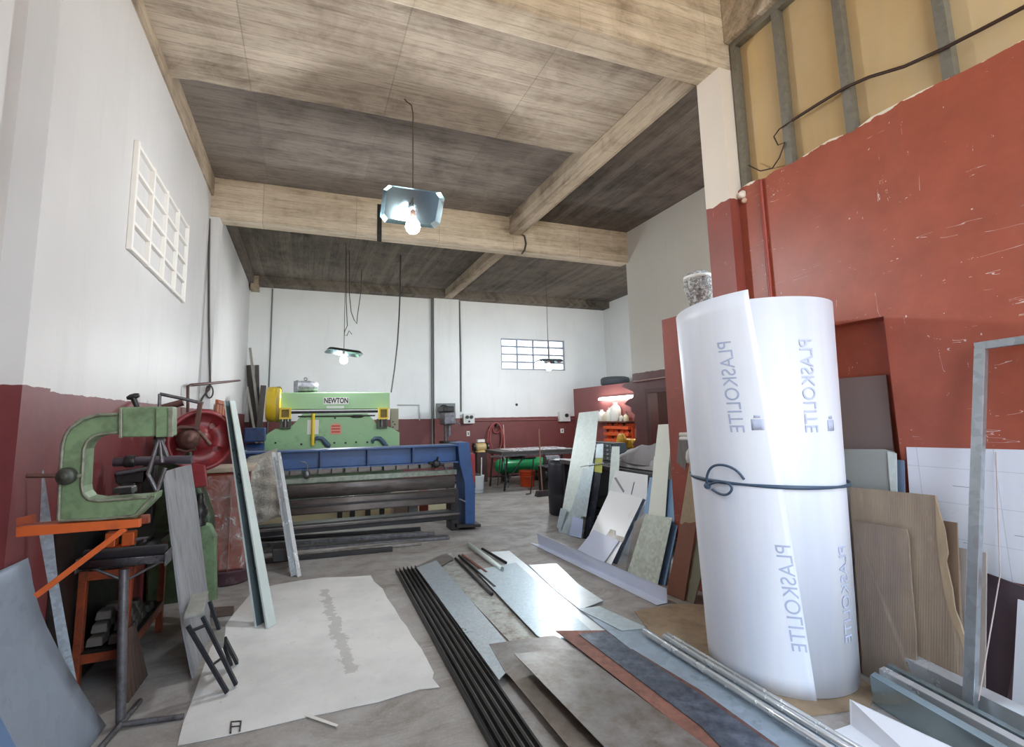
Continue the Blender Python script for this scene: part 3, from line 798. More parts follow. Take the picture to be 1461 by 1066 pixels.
# galvanised frame
fr_ = thing('frame_stand', (3.05, 1.62, 0), 'tall galvanised steel frame leaning on the red wall', 'frame')
fb = onp(1384,1000,(2.93,1.6,0),(1,0,.0)); ft_ = aX(1400, 497, 3.22); fb = fb + (fb-ft_).normalized()*((fb.z-.004)/((ft_-fb).normalized().z))
dirv = (ft_-fb)
FRM = galv('galvanised_frame', '#b3bcc2', .32, .75, 30, .25)
def post(A, B, w_, d_, mat):
    A = Vector(A); B = Vector(B); z = (B-A).normalized(); xx = Vector((0,1,0)); 
    if abs(z.y) > .8: xx = Vector((0,0,1))
    yy = z.cross(xx).normalized(); xx = yy.cross(z)
    P = [A + xx*sx*w_/2 + yy*sy*d_/2 for sx, sy in ((-1,-1),(1,-1),(1,1),(-1,1))]
    return MB().prism(P, B-A)
build('upright', post(fb, ft_, .045, .035, FRM), FRM, fr_, .003)
far = aX(1462, 488, 3.215); tdir = (far-ft_).normalized()
build('top_bar', post(ft_ - tdir*.02 + Vector((0,0,.012)), ft_ + tdir*.85, .04, .035, FRM), FRM, fr_, .003)
build('upright', post(fb + tdir*.82 + Vector((0,0,0)), ft_ + tdir*.82 - Vector((0,0,.02)), .045, .035, FRM), FRM, fr_, .003)
build('string', MB().tube([aX(1421,645,3.268), aX(1424,740,3.262), aX(1427,820,3.255), aX(1415,890,2.98), aX(1396,1000,2.88)], .003, 6), plain('pale_string', '#b9a9a4', .8), label='thin pale string hanging down over the white board and the plum board', cat='string')
# painted pipe on the red wall
build('wall_pipe', MB().tube([(3.285, 2.675, 3.30), (3.285, 2.675, .9)], .016, 10), paint('red_painted_pipe', '#9c4233', .4), label='thin pipe painted red running down the red wall', cat='pipe')
# studs, track and cable on the plasterboard
STUD = galv('stud_steel', '#8d8a80', .45, .5, 30, .2)
sg = 'steel studs on the plasterboard wall'
for yy, lab in ((2.86, 'steel stud beside the white pillar top'), (2.46, 'second steel stud from the white pillar'), (2.015, 'third steel stud from the white pillar'), (1.48, 'steel stud nearest the camera on the plasterboard')):
    mb = MB(); mb.box((XW+.03, yy-.028, 3.31), (XW+.034, yy+.028, 4.64)); mb.box((XW+.034, yy-.028, 3.31), (XW+.088, yy-.024, 4.64)); mb.box((XW+.034, yy+.024, 3.31), (XW+.088, yy+.028, 4.64))
    build('steel_stud', mb, STUD, label=lab, cat='stud', group=sg)
build('wall_track', MB().box((XW+.028, -1.1, 4.585), (XW+.088, 2.83, 4.638)), STUD, label='horizontal steel track along the top of the plasterboard', cat='track')
CAB = plain('brown_cable', '#3a2419', .5)
pc = [(1088,185),(1113,182),(1130,172),(1165,150),(1206,125),(1240,110),(1290,95),(1345,70),(1400,42),(1461,10),(1530,-30)]
build('wall_cable', MB().tube([aX(x, y, XW+.018) for x, y in pc[2:]], .011, 8), CAB, label='thick dark cable running across the steel studs', cat='cable')
build('wall_cable', MB().tube([aX(x, y, XW+.02) for x, y in ((1130,172),(1112,184),(1104,195),(1110,207),(1120,203),(1112,225),(1102,240),(1085,244),(1068,236))], .005, 6), CAB, label='thin looped cable hanging by the second stud', cat='cable')
# insulator on the pillar
ip = aY(1063, 279, 2.86)
ins = thing('cable_insulator', ip, 'round white insulator at the foot of the first steel stud', 'insulator')
build('cap', MB().lathe(ip + Vector((-.02, .03, 0)), (-.35, -1, .0), [(.022,0),(.032,.005),(.032,.05),(.024,.06),(.01,.062)], 18), plain('white_porcelain', '#efe6d6', .35), ins)
build('knob', MB().lathe(ip + Vector((-.025, .0, -.055)), (-.35, -1, .0), [(.015,0),(.022,.005),(.022,.03),(.012,.038)], 14), plain('cream_porcelain', '#d8b99f', .35), ins)

# plastic-wrapped bundle on the stub wall
wp = thing('wrapped_bundle', (3.36, 3.5, 2.4), 'bundle wrapped in shiny clear plastic on the low red wall', 'bundle')
t = NT('crinkled_clear_plastic'); v = t.coord(); n = t.noise(v, 22, 5, .7, 2.0)
t.set('Base Color', t.ramp(n, [(.35, lin('#5c5853')), (.5, lin('#a7a6a2')), (.62, lin('#f2f2f2'))])); t.set('Roughness', .12); t.bump(n, .9, .02)
WRAP = t.m
rr = random.Random(2)
prof = [(.09,0),(.10,.06),(.095,.16),(.115,.19),(.13,.27),(.125,.34),(.09,.395),(.03,.42)]
mb = MB().lathe((3.40, 3.5, 2.402), (0,0,1), prof, 26)
mb.v = [q + Vector((rr.uniform(-.012,.012), rr.uniform(-.012,.012), 0)) for q in mb.v]
for q in mb.v:
    if q.z < 2.402: q.z = 2.402
build('plastic_wrap', mb, WRAP, wp)
build('white_band', MB().lathe((3.40, 3.5, 2.735), (0,0,1), [(.118,0),(.134,.004),(.132,.03),(.112,.034)], 26), plain('white_tape', '#e9e8e4', .5), wp)
# ================================================================== sheets leaning in front of the bench
AW = (1, 0, 0)
BX0, BX1, BY0, BY1, BZ = 3.62, 4.55, 4.35, 6.75, .86
bench = thing('workbench', ((BX0+BX1)/2, (BY0+BY1)/2, 0), 'long dark workbench behind the leaning metal sheets', 'bench')
BD = paint('bench_black', '#24262b', .55, .1, .3, 3)
build('bench_top', MB().box((BX0, BY0, BZ-.06), (BX1, BY1, BZ)), paint('bench_top_steel', '#5c5a58', .45, .4, .25, 3, '#2f2d2c', .4), bench, .006)
build('side_panel', MB().box((BX0+.05, BY1-.06, 0), (BX1-.05, BY1-.01, BZ-.062)), BD, bench)
build('side_panel', MB().box((BX0+.05, BY0+.01, 0), (BX1-.05, BY0+.06, BZ-.062)), BD, bench)
for yy in (5.2, 6.0):
    build('leg', MB().box((BX0+.06, yy-.03, 0), (BX0+.12, yy+.03, BZ-.062)), BD, bench)
build('shelf', MB().box((BX0+.13, BY0+.062, .25), (BX1-.06, BY1-.062, .28)), BD, bench)
# black drum end at the far corner of the bench
dr_ = fl(795, 752)
build('plastic_drum', MB().lathe((3.80, 7.0, .004), (0,0,1), [(.20,0),(.225,.02),(.23,.3),(.222,.32),(.23,.34),(.225,.75),(.20,.82),(.12,.83)], 28), paint('black_plastic', '#23222c', .45, 0, .15, 3), label='dark plastic drum standing at the far end of the leaning sheets', cat='drum')

p1 = lean((797,758),(830,768), 17, 0, AW)
sheet('leaning_sheet', [(826,589),(854,586),(849,640),(838,700),(827,766),(797,757)], p1, .003, G_lt, 'tallest pale galvanised sheet leaning on the bench before the maroon wall')
sheet('leaning_strip', [(832,668),(842,672),(839,700),(822,770),(797,765),(812,735),(824,700)], shift(p1, -.02), .003, G_md, 'long tapering galvanised strip leaning against the tallest pale sheet', 'strip')
sheet('leaning_strip', [(800,725),(809,727),(800,757),(794,752)], shift(p1, -.045), .003, G_md, 'stubby grey strip at the outer foot of the tallest sheet', 'strip')
sheet('leaning_strip', [(841,660),(848,662),(836,738),(829,736)], shift(p1, -.045), .003, G_md, 'darker galvanised strip along the inner edge of the tallest sheet', 'strip')
sheet('small_plate', [(817,737),(832,741),(829,768),(812,764)], shift(p1, -.05), .003, paint('pale_blue_plate', '#b9c6e6', .4, 0, .06, 2), 'small pale blue plate standing at the foot of the tallest sheet', 'plate')
p5 = lean((830,768),(843,772), 15, 0, AW)
o = sheet('leaning_strip', [(851,634),(861,633),(856,690),(843,771),(832,768),(842,700)], p5, .006, paint('black_gloss_strip', '#2c2f38', .2, .3, .4, 5, '#6a6863', .3), 'glossy black strip with a yellow-green band near its top', 'strip')
build('yellow_band', poly([(849.5,654),(860,654),(858.5,675),(847.5,673)], shift(p5, -.003), .002), paint('yellow_green_tape', '#b7b94c', .45, 0, .2, 6), o)
build('grey_end', poly([(851,634),(861,633),(860,653.5),(849.5,653.5)], shift(p5, -.003), .002), G_md, o)
p6 = lean((858,775),(882,782), 12, 0, AW)
sheet('leaning_strip', [(873,637),(884,637),(882,700),(880,775),(858,770),(868,700)], p6, .003, G_lt, 'narrow pale strip standing behind the white panels', 'strip')
p7 = lean((860,780),(915,800), 14, 0, AW)
o = sheet('leaning_sheet', [(878,671),(924,678),(918,800),(860,780),(868,705)], p7, .003, paint('white_panel_paint', '#f0f2f5', .35, 0, .05, 2), 'white sheet with a grey slanting stripe behind the brightest sheet')
build('stripe', poly([(876,682),(879,681),(891,701),(889,703)], shift(p7, -.003), .002), plain('grey_stripe', '#8d949b', .5), o)
build('slit', poly([(904,689),(905.5,687),(901,706),(900,706)], shift(p7, -.003), .002), plain('dark_slit', '#3c4045', .6), o)
p8 = lean((830,787),(872,806), 33, 0, AW)
sheet('leaning_sheet', [(870,700),(917,711),(872,806),(830,787)], p8, .003, paint('brightest_white_sheet', '#f1f3f5', .3, 0, .04, 2), 'brightest white sheet tilted low against the stack')
sheet('leaning_sheet', [(917,711),(921,713),(880,808),(873,806)], shift(p8, .05), .004, ST_d, 'dark grey sheet edge just behind the brightest white sheet')  # edge seen in shade; that shade is put into its dark colour
sheet('small_plate', [(871,755),(878,757),(877,763),(892,767),(888,774),(864,765)], shift(p8, -.008), .003, ST_g, 'little dark grey bracket plate on the lower edge of the brightest sheet', 'plate')
sheet('leaning_sheet', [(847,756),(883,772),(862,803),(824,785)], shift(lean((824,785),(862,803), 34, 0, AW), -.0), .003, paint('pale_lilac_sheet', '#d3daf0', .35, 0, .05, 2), 'pale lilac sheet lying against the foot of the brightest sheet')
p10 = lean((886,812),(905,822), 20, 0, AW)
sheet('leaning_strip', [(905,745),(921,733),(900,819),(893,816)], shift(p10, .03), .004, ST_g, 'dark grey plank between the brightest sheet and the mottled sheet', 'strip')
p11 = lean((905,815),(941,830), 18, 0, AW)
p13 = lean((895,818),(938,836), 20, 0, AW)
sheet('leaning_sheet', [(939,606),(958,605),(949,738),(936,829),(908,817),(925,735)], shift(p13, .03), .003, paint('offwhite_strip', '#dfe4da', .45, .1, .06, 2), 'tall narrow off-white sheet rising behind the mottled sheet')
sheet('leaning_sheet', [(921,733),(959,739),(938,836),(895,818)], p13, .003, G_mot, 'mottled pale green galvanised sheet leaning behind the angle profile')
pb = shift(p13, .055)
sheet('leaning_sheet', [(927,681),(979,687),(968,745),(949,839),(905,821)], pb, .003, paint('blue_coated_sheet', '#7a9fc4', .35, .1, .1, 1.5, '#5c8bb5', .35), 'blue coated sheet leaning behind the mottled sheet')
pw = shift(p13, .085)
sheet('rounded_sheet', [(933,652),(938,647),(945,645),(966,645),(972,648),(975,656),(974,690),(952,838),(912,822),(930,690)], pw, .006, paint('white_rounded_panel', '#dcdcd7', .45, 0, .05, 2), 'white sheet with rounded top corners behind the blue sheet', 'sheet')
p14 = lean((951,848),(976,858), 9, 0, AW)
t = NT('half_rusted_board'); v = t.coord(); x, y, z = t.sep(v)
f = t.math('ADD', t.math('ADD', z, t.math('MULTIPLY', t.math('SUBTRACT', t.noise(v, 5, 5), .5), .12)), t.math('MULTIPLY', y, .25))
c = t.mix(t.math('GREATER_THAN', f, .60), lin('#7d5140'), lin('#a08d74')); c = t.mix(t.ramp(t.noise(v, 6, 6, .7), [(.45, 0), (.8, .5)]), c, lin('#6b5648'))
t.set('Base Color', c); t.set('Roughness', .7)
sheet('leaning_board', [(987,640),(1010,636),(1003,700),(994,745),(976,859),(951,848),(968,760)], p14, .010, t.m, 'board rusty brown below and tan above, leaning beside the white roll', 'board')
sheet('leaning_board', [(996,750),(1006,745),(1006,800),(990,865),(976,859)], shift(p14, .02), .010, paint('greenish_grey_plank', '#7d7a66', .7, 0, .15, 3), 'narrow greenish grey plank against the rusty board', 'plank')
# bits stacked between the boards and the wall stub
sheet('ribbed_board', [(968,622),(986,620),(980,655),(974,690),(962,690),(966,650)], plane3((3.30, 3.9, 0), (3.28, 3.5, 0), (3.17, 3.7, 1.4)), .02, paint('grey_ribbed', '#77726e', .7, 0, .25, 4, stretch=(1, 14, 1)), 'grey ribbed board standing by the low red wall behind the roll', 'board')
A, B = aX(971,626,3.10), aX(992,625,3.10)
for k in (0, 1):
    dz = Vector((0, 0, .037*k))
    build('white_rod', MB().tube([A + dz, B + dz + Vector((.03, -.12, 0))], .018, 10), plain('white_rod_plastic', '#d8d5cf', .5), label=('lower' if k == 0 else 'upper') + ' white rod sticking out behind the white roll', cat='rod', group='white rods behind the roll')
# bench clutter
cg = thing('cloth_pile', (4.15, 5.0, BZ), 'crumpled grey tarpaulin heaped on the dark workbench', 'tarpaulin')
rr = random.Random(11)
def heap(u, w):
    xx = (u-.5)*2; yy = (w-.5)*2
    h = max(0, 1-(abs(xx)**2.6))*max(0, 1-(abs(yy)**2.6))
    z = .30*h**.6*(.72+.28*math.sin(7*u+3*w)) + .022*math.sin(23*u+9*w)*h + .018*math.sin(31*w-11*u)*h
    return (4.10 + xx*.40, 5.0 + yy*.58, BZ + .012 + max(0, z))
build('tarpaulin', MB().grid(heap, 30, 30, (0, 0, -.004)), paint('grey_tarpaulin', '#a8a5a8', .6, 0, .15, 4), cg)
cg2 = build('tarpaulin_fold', MB().grid(lambda u, w: Vector(heap(u, w)) * 1.0 + Vector((.03*math.sin(9*w), 0, .035+.02*math.sin(5*u+2*w))), 24, 24, (0,0,-.004)), paint('grey_tarpaulin_dark', '#8b8788', .6, 0, .15, 4), cg)
dc = thing('drawer_cabinet', (4.2, 6.3, BZ), 'small grey cabinet of parts drawers standing on the bench', 'cabinet')
build('body', MB().box((4.06, 6.0, BZ), (4.3, 6.62, BZ+.25)), paint('cabinet_grey', '#4b5056', .5, .2, .1, 4), dc, .004)
for i in range(4):
    for j in range(4):
        y0_ = 6.02 + i*.148; z0_ = BZ + .012 + j*.058
        d_ = build('drawer', MB().box((4.045, y0_, z0_), (4.059, y0_+.136, z0_+.05)), paint('drawer_grey', '#8b949b', .4, .2, .15, 5), dc, .002)
        build('knob', MB().cyl((4.045, y0_+.068, z0_+.025), (4.025, y0_+.068, z0_+.025), .011, 8), plain('drawer_knob', '#c9ccd0', .4), d_)

A, B = onp(828,666,*shift(p1,-.06)), onp(861,661,*shift(p1,-.05))
build('thin_rod', MB().tube([A, B], .006, 8), G_md, label='thin steel rod crossing in front of the tallest pale sheet', cat='rod')
q = aX(986,662,3.14)
build('white_sack', MB().lathe(q, (0,0,1), [(.015,0),(.035,.01),(.042,.05),(.035,.1),(.015,.13),(.01,.14)], 16), plain('sack_white', '#c9c6bf', .7), label='small pale sack squeezed between the rounded sheet and the roll', cat='sack')
# ================================================================== machines along the left wall
def bool_holes(o, cyls):
    """cut round holes (a, b, r) through a mesh"""
    for a, b, r_ in cyls:
        c = MB().cyl(a, b, r_, 24); me = bpy.data.meshes.new('cut'); me.from_pydata([q - Vector(o['_w']) for q in c.v], [], c.f); me.update()
        bm = bmesh.new(); bm.from_mesh(me); bmesh.ops.remove_doubles(bm, verts=bm.verts, dist=1e-5); bmesh.ops.recalc_face_normals(bm, faces=bm.faces); bm.to_mesh(me); bm.free()
        k = bpy.data.objects.new('cut', me); COL.objects.link(k); k.matrix_world = Matrix.Translation(Vector(o['_w']))
        loc = o.location.copy(); par = o.parent; o.parent = None; o.location = Vector(o['_w'])
        md = o.modifiers.new('b', 'BOOLEAN'); md.operation = 'DIFFERENCE'; md.object = k; md.solver = 'EXACT'
        bpy.context.view_layer.update()
        dg = bpy.context.evaluated_depsgraph_get()
        new = bpy.data.meshes.new_from_object(o.evaluated_get(dg))
        o.modifiers.remove(md); old = o.data; o.data = new; o.parent = par; o.location = loc
        bpy.data.objects.remove(k)
def pY(pts, Y): return [aY(x, y, Y) for x, y in pts]
def slabY(pts, Y0, Y1):
    """an outline traced in the plane Y0, given real depth back to Y1"""
    return MB().prism(pY(pts, Y0), (0, Y1-Y0, 0))
GRN = paint('machine_green', '#7b946f', .42, .05, .16, 5, '#58694f', .4)
GRN_D = paint('machine_green_dark', '#43583f', .5, .05, .25, 4, '#262b24', .4)
GRN_E = paint('worn_green_edge', '#8d9280', .4, .2, .2, 8, '#5b5b4c', .4)
ORG = paint('orange_paint', '#cc622f', .4, 0, .12, 5, '#8a4a2f', .3)
ORG_D = paint('orange_paint_sooty', '#a24a2a', .5, 0, .2, 5, '#4e2e22', .42)
IRON = paint('greasy_iron', '#3b3a38', .4, .55, .3, 6, '#1d1c1b', .4)
IRON_L = paint('worn_iron', '#77767a', .38, .6, .25, 6, '#44403d', .4)
RUSTY = paint('brown_rusty_iron', '#6a4a42', .55, .3, .25, 5, '#3f2d29', .4)
RWH = paint('flywheel_red', '#8a2a2e', .4, .05, .18, 3, '#4d1f20', .38)

# ---- green C-frame on its orange bracket ------------------------------------------------------
CY0, CY1 = 2.50, 2.60
cf = thing('throated_press', (-.75, 2.55, 1.10), 'green C-shaped throated hand machine standing on the orange bracket', 'machine')
outl = [(82,746),(83.5,700),(85,672),(87,636),(91,620),(98.5,609),(107,601),(118,595),(140,589.5),(169,588.5),(169,581),(245,580),(245,622.5),(169,624),(169,619.5),(146,621),(134,624),(126,631),(121.5,641),(120,665),(118.5,694),(120,703),(126,710),(141,712.5),(211,707),(224,702.5),(222,712),(198.5,735),(193,740)]
body = build('frame', slabY(outl, CY0, CY1), GRN, cf, .006)
# raised border ribs along the outline
def ribs(pts, Y, r_): return MB().tube(pY(pts, Y), r_, 6)
build('border_rib', ribs([(83.5,742),(85,700),(87,665),(89,637),(93,622),(100,611),(119,598),(141,592),(168,591)], CY0-.004, .0075), GRN_E, cf)
build('border_rib', ribs([(168,617.5),(145,619),(133,622),(124,630),(119.5,641),(118,665),(116.5,694),(118.5,705),(126,712.5),(141,715),(210,709.5)], CY0-.004, .006), GRN_E, cf)
build('border_rib', ribs([(84,743),(140,741),(192,736),(196,732),(219,708)], CY0-.004, .006), GRN_E, cf)
build('head_strap', slabY([(169,583),(174,583),(174,625),(169,625.5)], CY0-.016, CY0), GRN_E, cf, .003)
build('head_strap', slabY([(222,582),(246,581),(246,623),(222,624)], CY0-.018, CY0), GRN, cf, .003)
build('head_strap', slabY([(239,581),(247,580.5),(247,623.5),(239,624)], CY0-.026, CY0-.018), GRN_E, cf, .003)
build('cross_strap', slabY([(84,679),(119,675.5),(119,681),(84,685)], CY0-.01, CY0), GRN_E, cf, .003)
c_ = aY(97, 679, CY0); build('pivot_boss', MB().lathe(c_ + Vector((0,-.002,0)), (0,-1,0), [(.034,0),(.034,.022),(.028,.03),(.016,.031),(.014,.04),(.004,.041)], 24), paint('boss_green_iron', '#4c4f47', .45, .3, .25, 8), cf)
build('side_rod', MB().tube([aY(38,679,CY0-.02), aY(84,679,CY0-.02)], .009, 8), RUSTY, cf)
a_, b_ = aY(196,581,CY0+.05), aY(190,567,CY0+.05)
build('crank_post', MB().tube([a_, b_], .011, 10), IRON, cf)
A_, B_ = aY(181,568.5,CY0+.05), aY(199,563.5,CY0+.05)
build('crank_handle', MB().tube([A_, A_.lerp(B_,.3), A_.lerp(B_,.7), B_], [.007,.013,.013,.008], 10), IRON, cf)
# yoke under the head
build('yoke', MB().tube([aY(226,628,CY0+.03), aY(211,677,CY0+.03)], .009, 8).tube([aY(228,628,CY0+.03), aY(231,660,CY0+.03)], .008, 8).tube([aY(230,628,CY0+.03), aY(239,652,CY0+.03)], .008, 8).tube([aY(211,677,CY0+.03), aY(224,701,CY0+.03)], .008, 8).tube([aY(236,668,CY0+.03), aY(224,701,CY0+.03)], .008, 8), IRON_L, cf)
build('plunger', MB().lathe(aY(227,632,CY0+.05), (0,0,1), [(.012,-.02),(.022,0),(.024,.012),(.014,.025)], 14), IRON_L, cf)
build('lower_tool', slabY([(160,705),(161,697),(188,695),(189,704)], CY0+.01, CY0+.08), IRON, cf, .003)
br = thing('wall_bracket', (-.85, 2.55, .6), 'orange steel bracket fixed to the white pillar, carrying the green C-frame', 'bracket')
build('front_rail', MB().prism([aY(22,767,2.475), aY(22,752,2.475), aY(199,741,2.475), aY(199,752.5,2.475)], (0,.03,0)), ORG, br, .002)
build('rear_rail', MB().prism([aY(40,760,2.62), aY(40,748,2.62), aY(212,735,2.62), aY(212,747,2.62)], (0,.03,0)), ORG_D, br, .002)
zt = aY(100,748,2.5).z
build('rail_plate', MB().box((-1.03, 2.506, zt-.006), (-.62, 2.618, zt-.001)), ORG_D, br)
build('mounting_tab', MB().prism([aY(23,750,2.475), aY(23,740,2.475), aY(50,733,2.55), aY(50,746,2.55)], (0,.008,0)), ORG_D, br)
P0, P1 = aY(179,754,2.49), aY(52,850,2.49)
build('brace', post(P0, P1, .022, .022, ORG), ORG, br, .002)

# ---- galvanised tapered strip and curved sheet ------------------------------------------------
tp_ = aX(61, 670, -1.06); bt_ = aY(107, 975, 2.98)
sheet('tapered_strip', [(60,672),(62,670),(76,764),(82,822),(96,900),(110,975),(118,1012),(110,1018),(84,930),(67,825),(56,764)], plane3(tp_, bt_, bt_ + Vector((.94,.33,0))), .003, galv('galvanised_sparkling', '#c5d3e0', .32, .5, 60, .35), 'pointed tapering galvanised strip leaning on the white pillar behind the orange bracket', 'strip')
RB_px = [(40,796),(44,812),(47,832),(52,852),(58,872),(68,896),(80,920),(92,943),(105,965),(117,985),(130,1005),(141,1020),(152,1035)]
T0 = aX(40,796,-1.075); Bq = fl(152,1035,.004)
def curve_edge(i):
    x, y = RB_px[i]; f = i/(len(RB_px)-1)
    # plane through the top and bottom points that looks back at the eye along +x
    g = f**.8
    Yq = T0.y + (Bq.y - T0.y)*f**1.9
    return aY(x, y, Yq)
EDGE = [curve_edge(i) for i in range(len(RB_px))]
WD = Vector((-.05, -1.0, 0)).normalized()
def csheet(u, w):
    k = w*(len(EDGE)-1); i = min(int(k), len(EDGE)-2); p = EDGE[i].lerp(EDGE[i+1], k-i)
    q = p + WD*(1.0*u); q.z = max(q.z, .004); return q
build('curved_sheet', MB().grid(csheet, 10, 24, (-.002, 0, -.002)), galv('galvanised_dull_curved', '#98a3b1', .4, .3, 14, .12, '#7d8896', .35), label='large curved dull galvanised sheet leaning under the orange bracket', cat='sheet')
bsp = plane3((-.66,1.75,0),(-.64,1.2,0),(-.82,1.5,1.0)); A_, B_ = onp(0,1022,*bsp), onp(26,1072,*bsp)
C_ = A_ + (B_-A_)*((A_.z-.004)/(A_.z-B_.z))
build('blue_sheet', MB().prism([A_ + Vector((0,-.6,0)), A_, C_, C_ + Vector((0,-.6,0))], (-.010,0,0)), paint('blue_steel_sheet', '#5f7ea8', .4, .2, .1, 2), label='blue sheet with a dark edge standing before the curved sheet', cat='sheet')

# ---- roller stand -----------------------------------------------------------------------------
RY = 3.19
rs = thing('roller_stand', fl(172,1035), 'T-shaped steel roller stand with a trough on top, before the orange bench', 'stand')
pb_, pt_ = fl(172,1032,.02), aY(177,812,RY); pt_.y = RY
build('post', MB().tube([aY(172,1030,RY), aY(174,930,RY), pt_], .022, 14), IRON_L, rs)
tl_, tr_ = aY(116,803,RY-.0), aY(240,793,RY+.0)
ax_ = (tr_-tl_).normalized()
def trough(u, w):
    an = PI*(1.0 + 1.0*w); c = tl_.lerp(tr_, u)
    return c + Vector((0, math.cos(an)*.060, math.sin(an)*.05 + .02))
build('trough', MB().grid(trough, 1, 14, (0, 0, -.004)), paint('trough_steel', '#57555a', .25, .6, .25, 6), rs)
build('end_plate', MB().box((tl_.x-.004, RY-.062, tl_.z-.038), (tl_.x+.002, RY+.062, tl_.z+.028)), IRON_L, rs)
build('end_plate', MB().box((tr_.x-.002, RY-.062, tr_.z-.038), (tr_.x+.004, RY+.062, tr_.z+.028)), IRON_L, rs)
build('roller', MB().tube([tl_ + Vector((.01,0,.022)), tr_ + Vector((-.01,0,.022))], .040, 18), paint('roller_dark', '#2c2b30', .3, .5, .3, 6), rs)
build('strut', MB().tube([aY(176,828,RY), aY(128,809,RY)], .007, 6), IRON_L, rs)
build('strut', MB().tube([aY(180,828,RY), aY(228,802,RY)], .007, 6), IRON_L, rs)
for q, z_ in (((128,1085), .012), ((262,1022), .012), ((200,1000), .012)):
    e_ = fl(*q, z_); build('foot', MB().tube([fl(172,1034,.02), e_], .014, 8), IRON_L, rs)

# ---- orange bench with scrap ------------------------------------------------------------------
OX0, OX1, OY0, OY1 = -1.19, -.93, 3.62, 4.45
ob = thing('orange_bench', ((OX0+OX1)/2, (OY0+OY1)/2, 0), 'orange steel bench with a heap of scrap on its low shelf', 'bench')
zs_ = aY(140,938,OY0).z; zt2 = aY(150,820,OY0).z
for xx in (OX0+.02, OX1-.02):
    for yy in (OY0+.02, OY1-.02):
        build('leg', MB().cbox((xx, yy, (zt2+.03)/2), (.04, .04, zt2+.03)), ORG_D, ob, .002)
for zz, nm in ((zs_, 'low'), (zt2, 'top')):
    build('rail', MB().box((OX0+.042, OY0, zz-.025), (OX1-.042, OY0+.035, zz+.025)), ORG_D, ob)
    build('rail', MB().box((OX0+.042, OY1-.035, zz-.025), (OX1-.042, OY1, zz+.025)), ORG_D, ob)
    build('rail', MB().box((OX1-.037, OY0+.042, zz-.025), (OX1, OY1-.042, zz+.025)), ORG_D, ob)
    build('rail', MB().box((OX0, OY0+.042, zz-.025), (OX0+.037, OY1-.042, zz+.025)), ORG_D, ob)
build('shelf', MB().box((OX0+.002, OY0+.002, zs_+.026), (OX1-.002, OY1-.002, zs_+.034)), IRON, ob)
build('bench_top', MB().box((OX0-.01, OY0-.02, zt2+.032), (OX1+.02, OY1+.02, zt2+.062)), IRON, ob, .004)
rr = random.Random(4); n_b = 0
SCR = [paint('scrap_steel_grey', '#7b756f', .5, .4, .25, 8), paint('scrap_steel_dark', '#4d4843', .5, .4, .25, 8)]
for lvl, cnt in ((0, 10), (1, 7), (2, 4)):
    for k in range(cnt):
        row, col_ = k % 2, k//2
        cx_ = OX0+.088 + row*.105 + rr.uniform(-.008, .008); cy_ = OY0+.10 + lvl*.05 + col_*.125
        if cy_ > OY1-.10: continue
        M_ = Matrix.Translation((cx_, cy_, zs_ + .038 + .0265 + lvl*.056)) @ Matrix.Rotation(rr.uniform(-.08,.08), 4, 'Z')
        h_ = .025
        mb = MB().add([(-.042,-.05,-h_),(.042,-.046,-h_),(.044,.046,-h_),(-.04,.05,-h_),(-.034,-.045,h_),(.036,-.04,h_),(.03,.036,h_),(-.036,.04,h_)],
                 [(3,2,1,0),(4,5,6,7),(0,1,5,4),(1,2,6,5),(2,3,7,6),(3,0,4,7)], M_)
        build('scrap_block', mb, SCR[k % 2], None, .005, label='rough grey steel block in the scrap heap on the orange bench shelf', cat='scrap', group='steel blocks on the orange bench shelf', seg=1)
build('back_panel', MB().box((XL+.002, OY0-.3, .002), (XL+.014, OY1+.2, zt2+.34)), IRON, ob)  # added dark sheet standing in for the shade below the bracket
vz = zt2 + .064
vs_ = thing('bench_vise', (-1.03, 3.72, vz), 'small orange-red vise standing on the orange bench top', 'vise')
build('base', MB().lathe((-1.03, 3.72, vz), (0,0,1), [(.075,0),(.078,.02),(.05,.03),(.045,.06),(.06,.07)], 20), ORG, vs_)
build('fixed_jaw', MB().box((-1.10, 3.69, vz+.072), (-1.045, 3.76, vz+.155)), ORG, vs_, .006)
build('moving_jaw', MB().box((-1.015, 3.69, vz+.072), (-.95, 3.76, vz+.15)), ORG, vs_, .006)
build('screw', MB().cyl((-.948, 3.725, vz+.1), (-.88, 3.725, vz+.1), .012, 12).tube([(-.885, 3.66, vz+.1), (-.885, 3.79, vz+.1)], .006, 8), IRON_L, vs_)
# wooden slatted grate leaning behind the stand
gq = thing('wooden_grate', fl(196,1000), 'dark slatted wooden grate leaning against the orange bench', 'grate')
WD_ = paint('dark_old_wood', '#5d4a40', .8, 0, .3, 4, '#3a2e28', .4, stretch=(5, 5, .6))
g0, g1 = fl(183,1003,.004), fl(212,962,.004); gpl = plane3(g0, g1, aX(184,895,-.885))
for k in range(5):
    f0, f1 = k/5+.01, k/5+.17
    b0_, b1_ = (183+29*f0, 1003-41*f0), (183+29*f1, 1003-41*f1)
    t0_, t1_ = (176+18*f0, 903-12*f0), (176+18*f1, 903-12*f1)
    build('slat', poly([b0_, b1_, t1_, t0_], gpl, .014), WD_, gq)

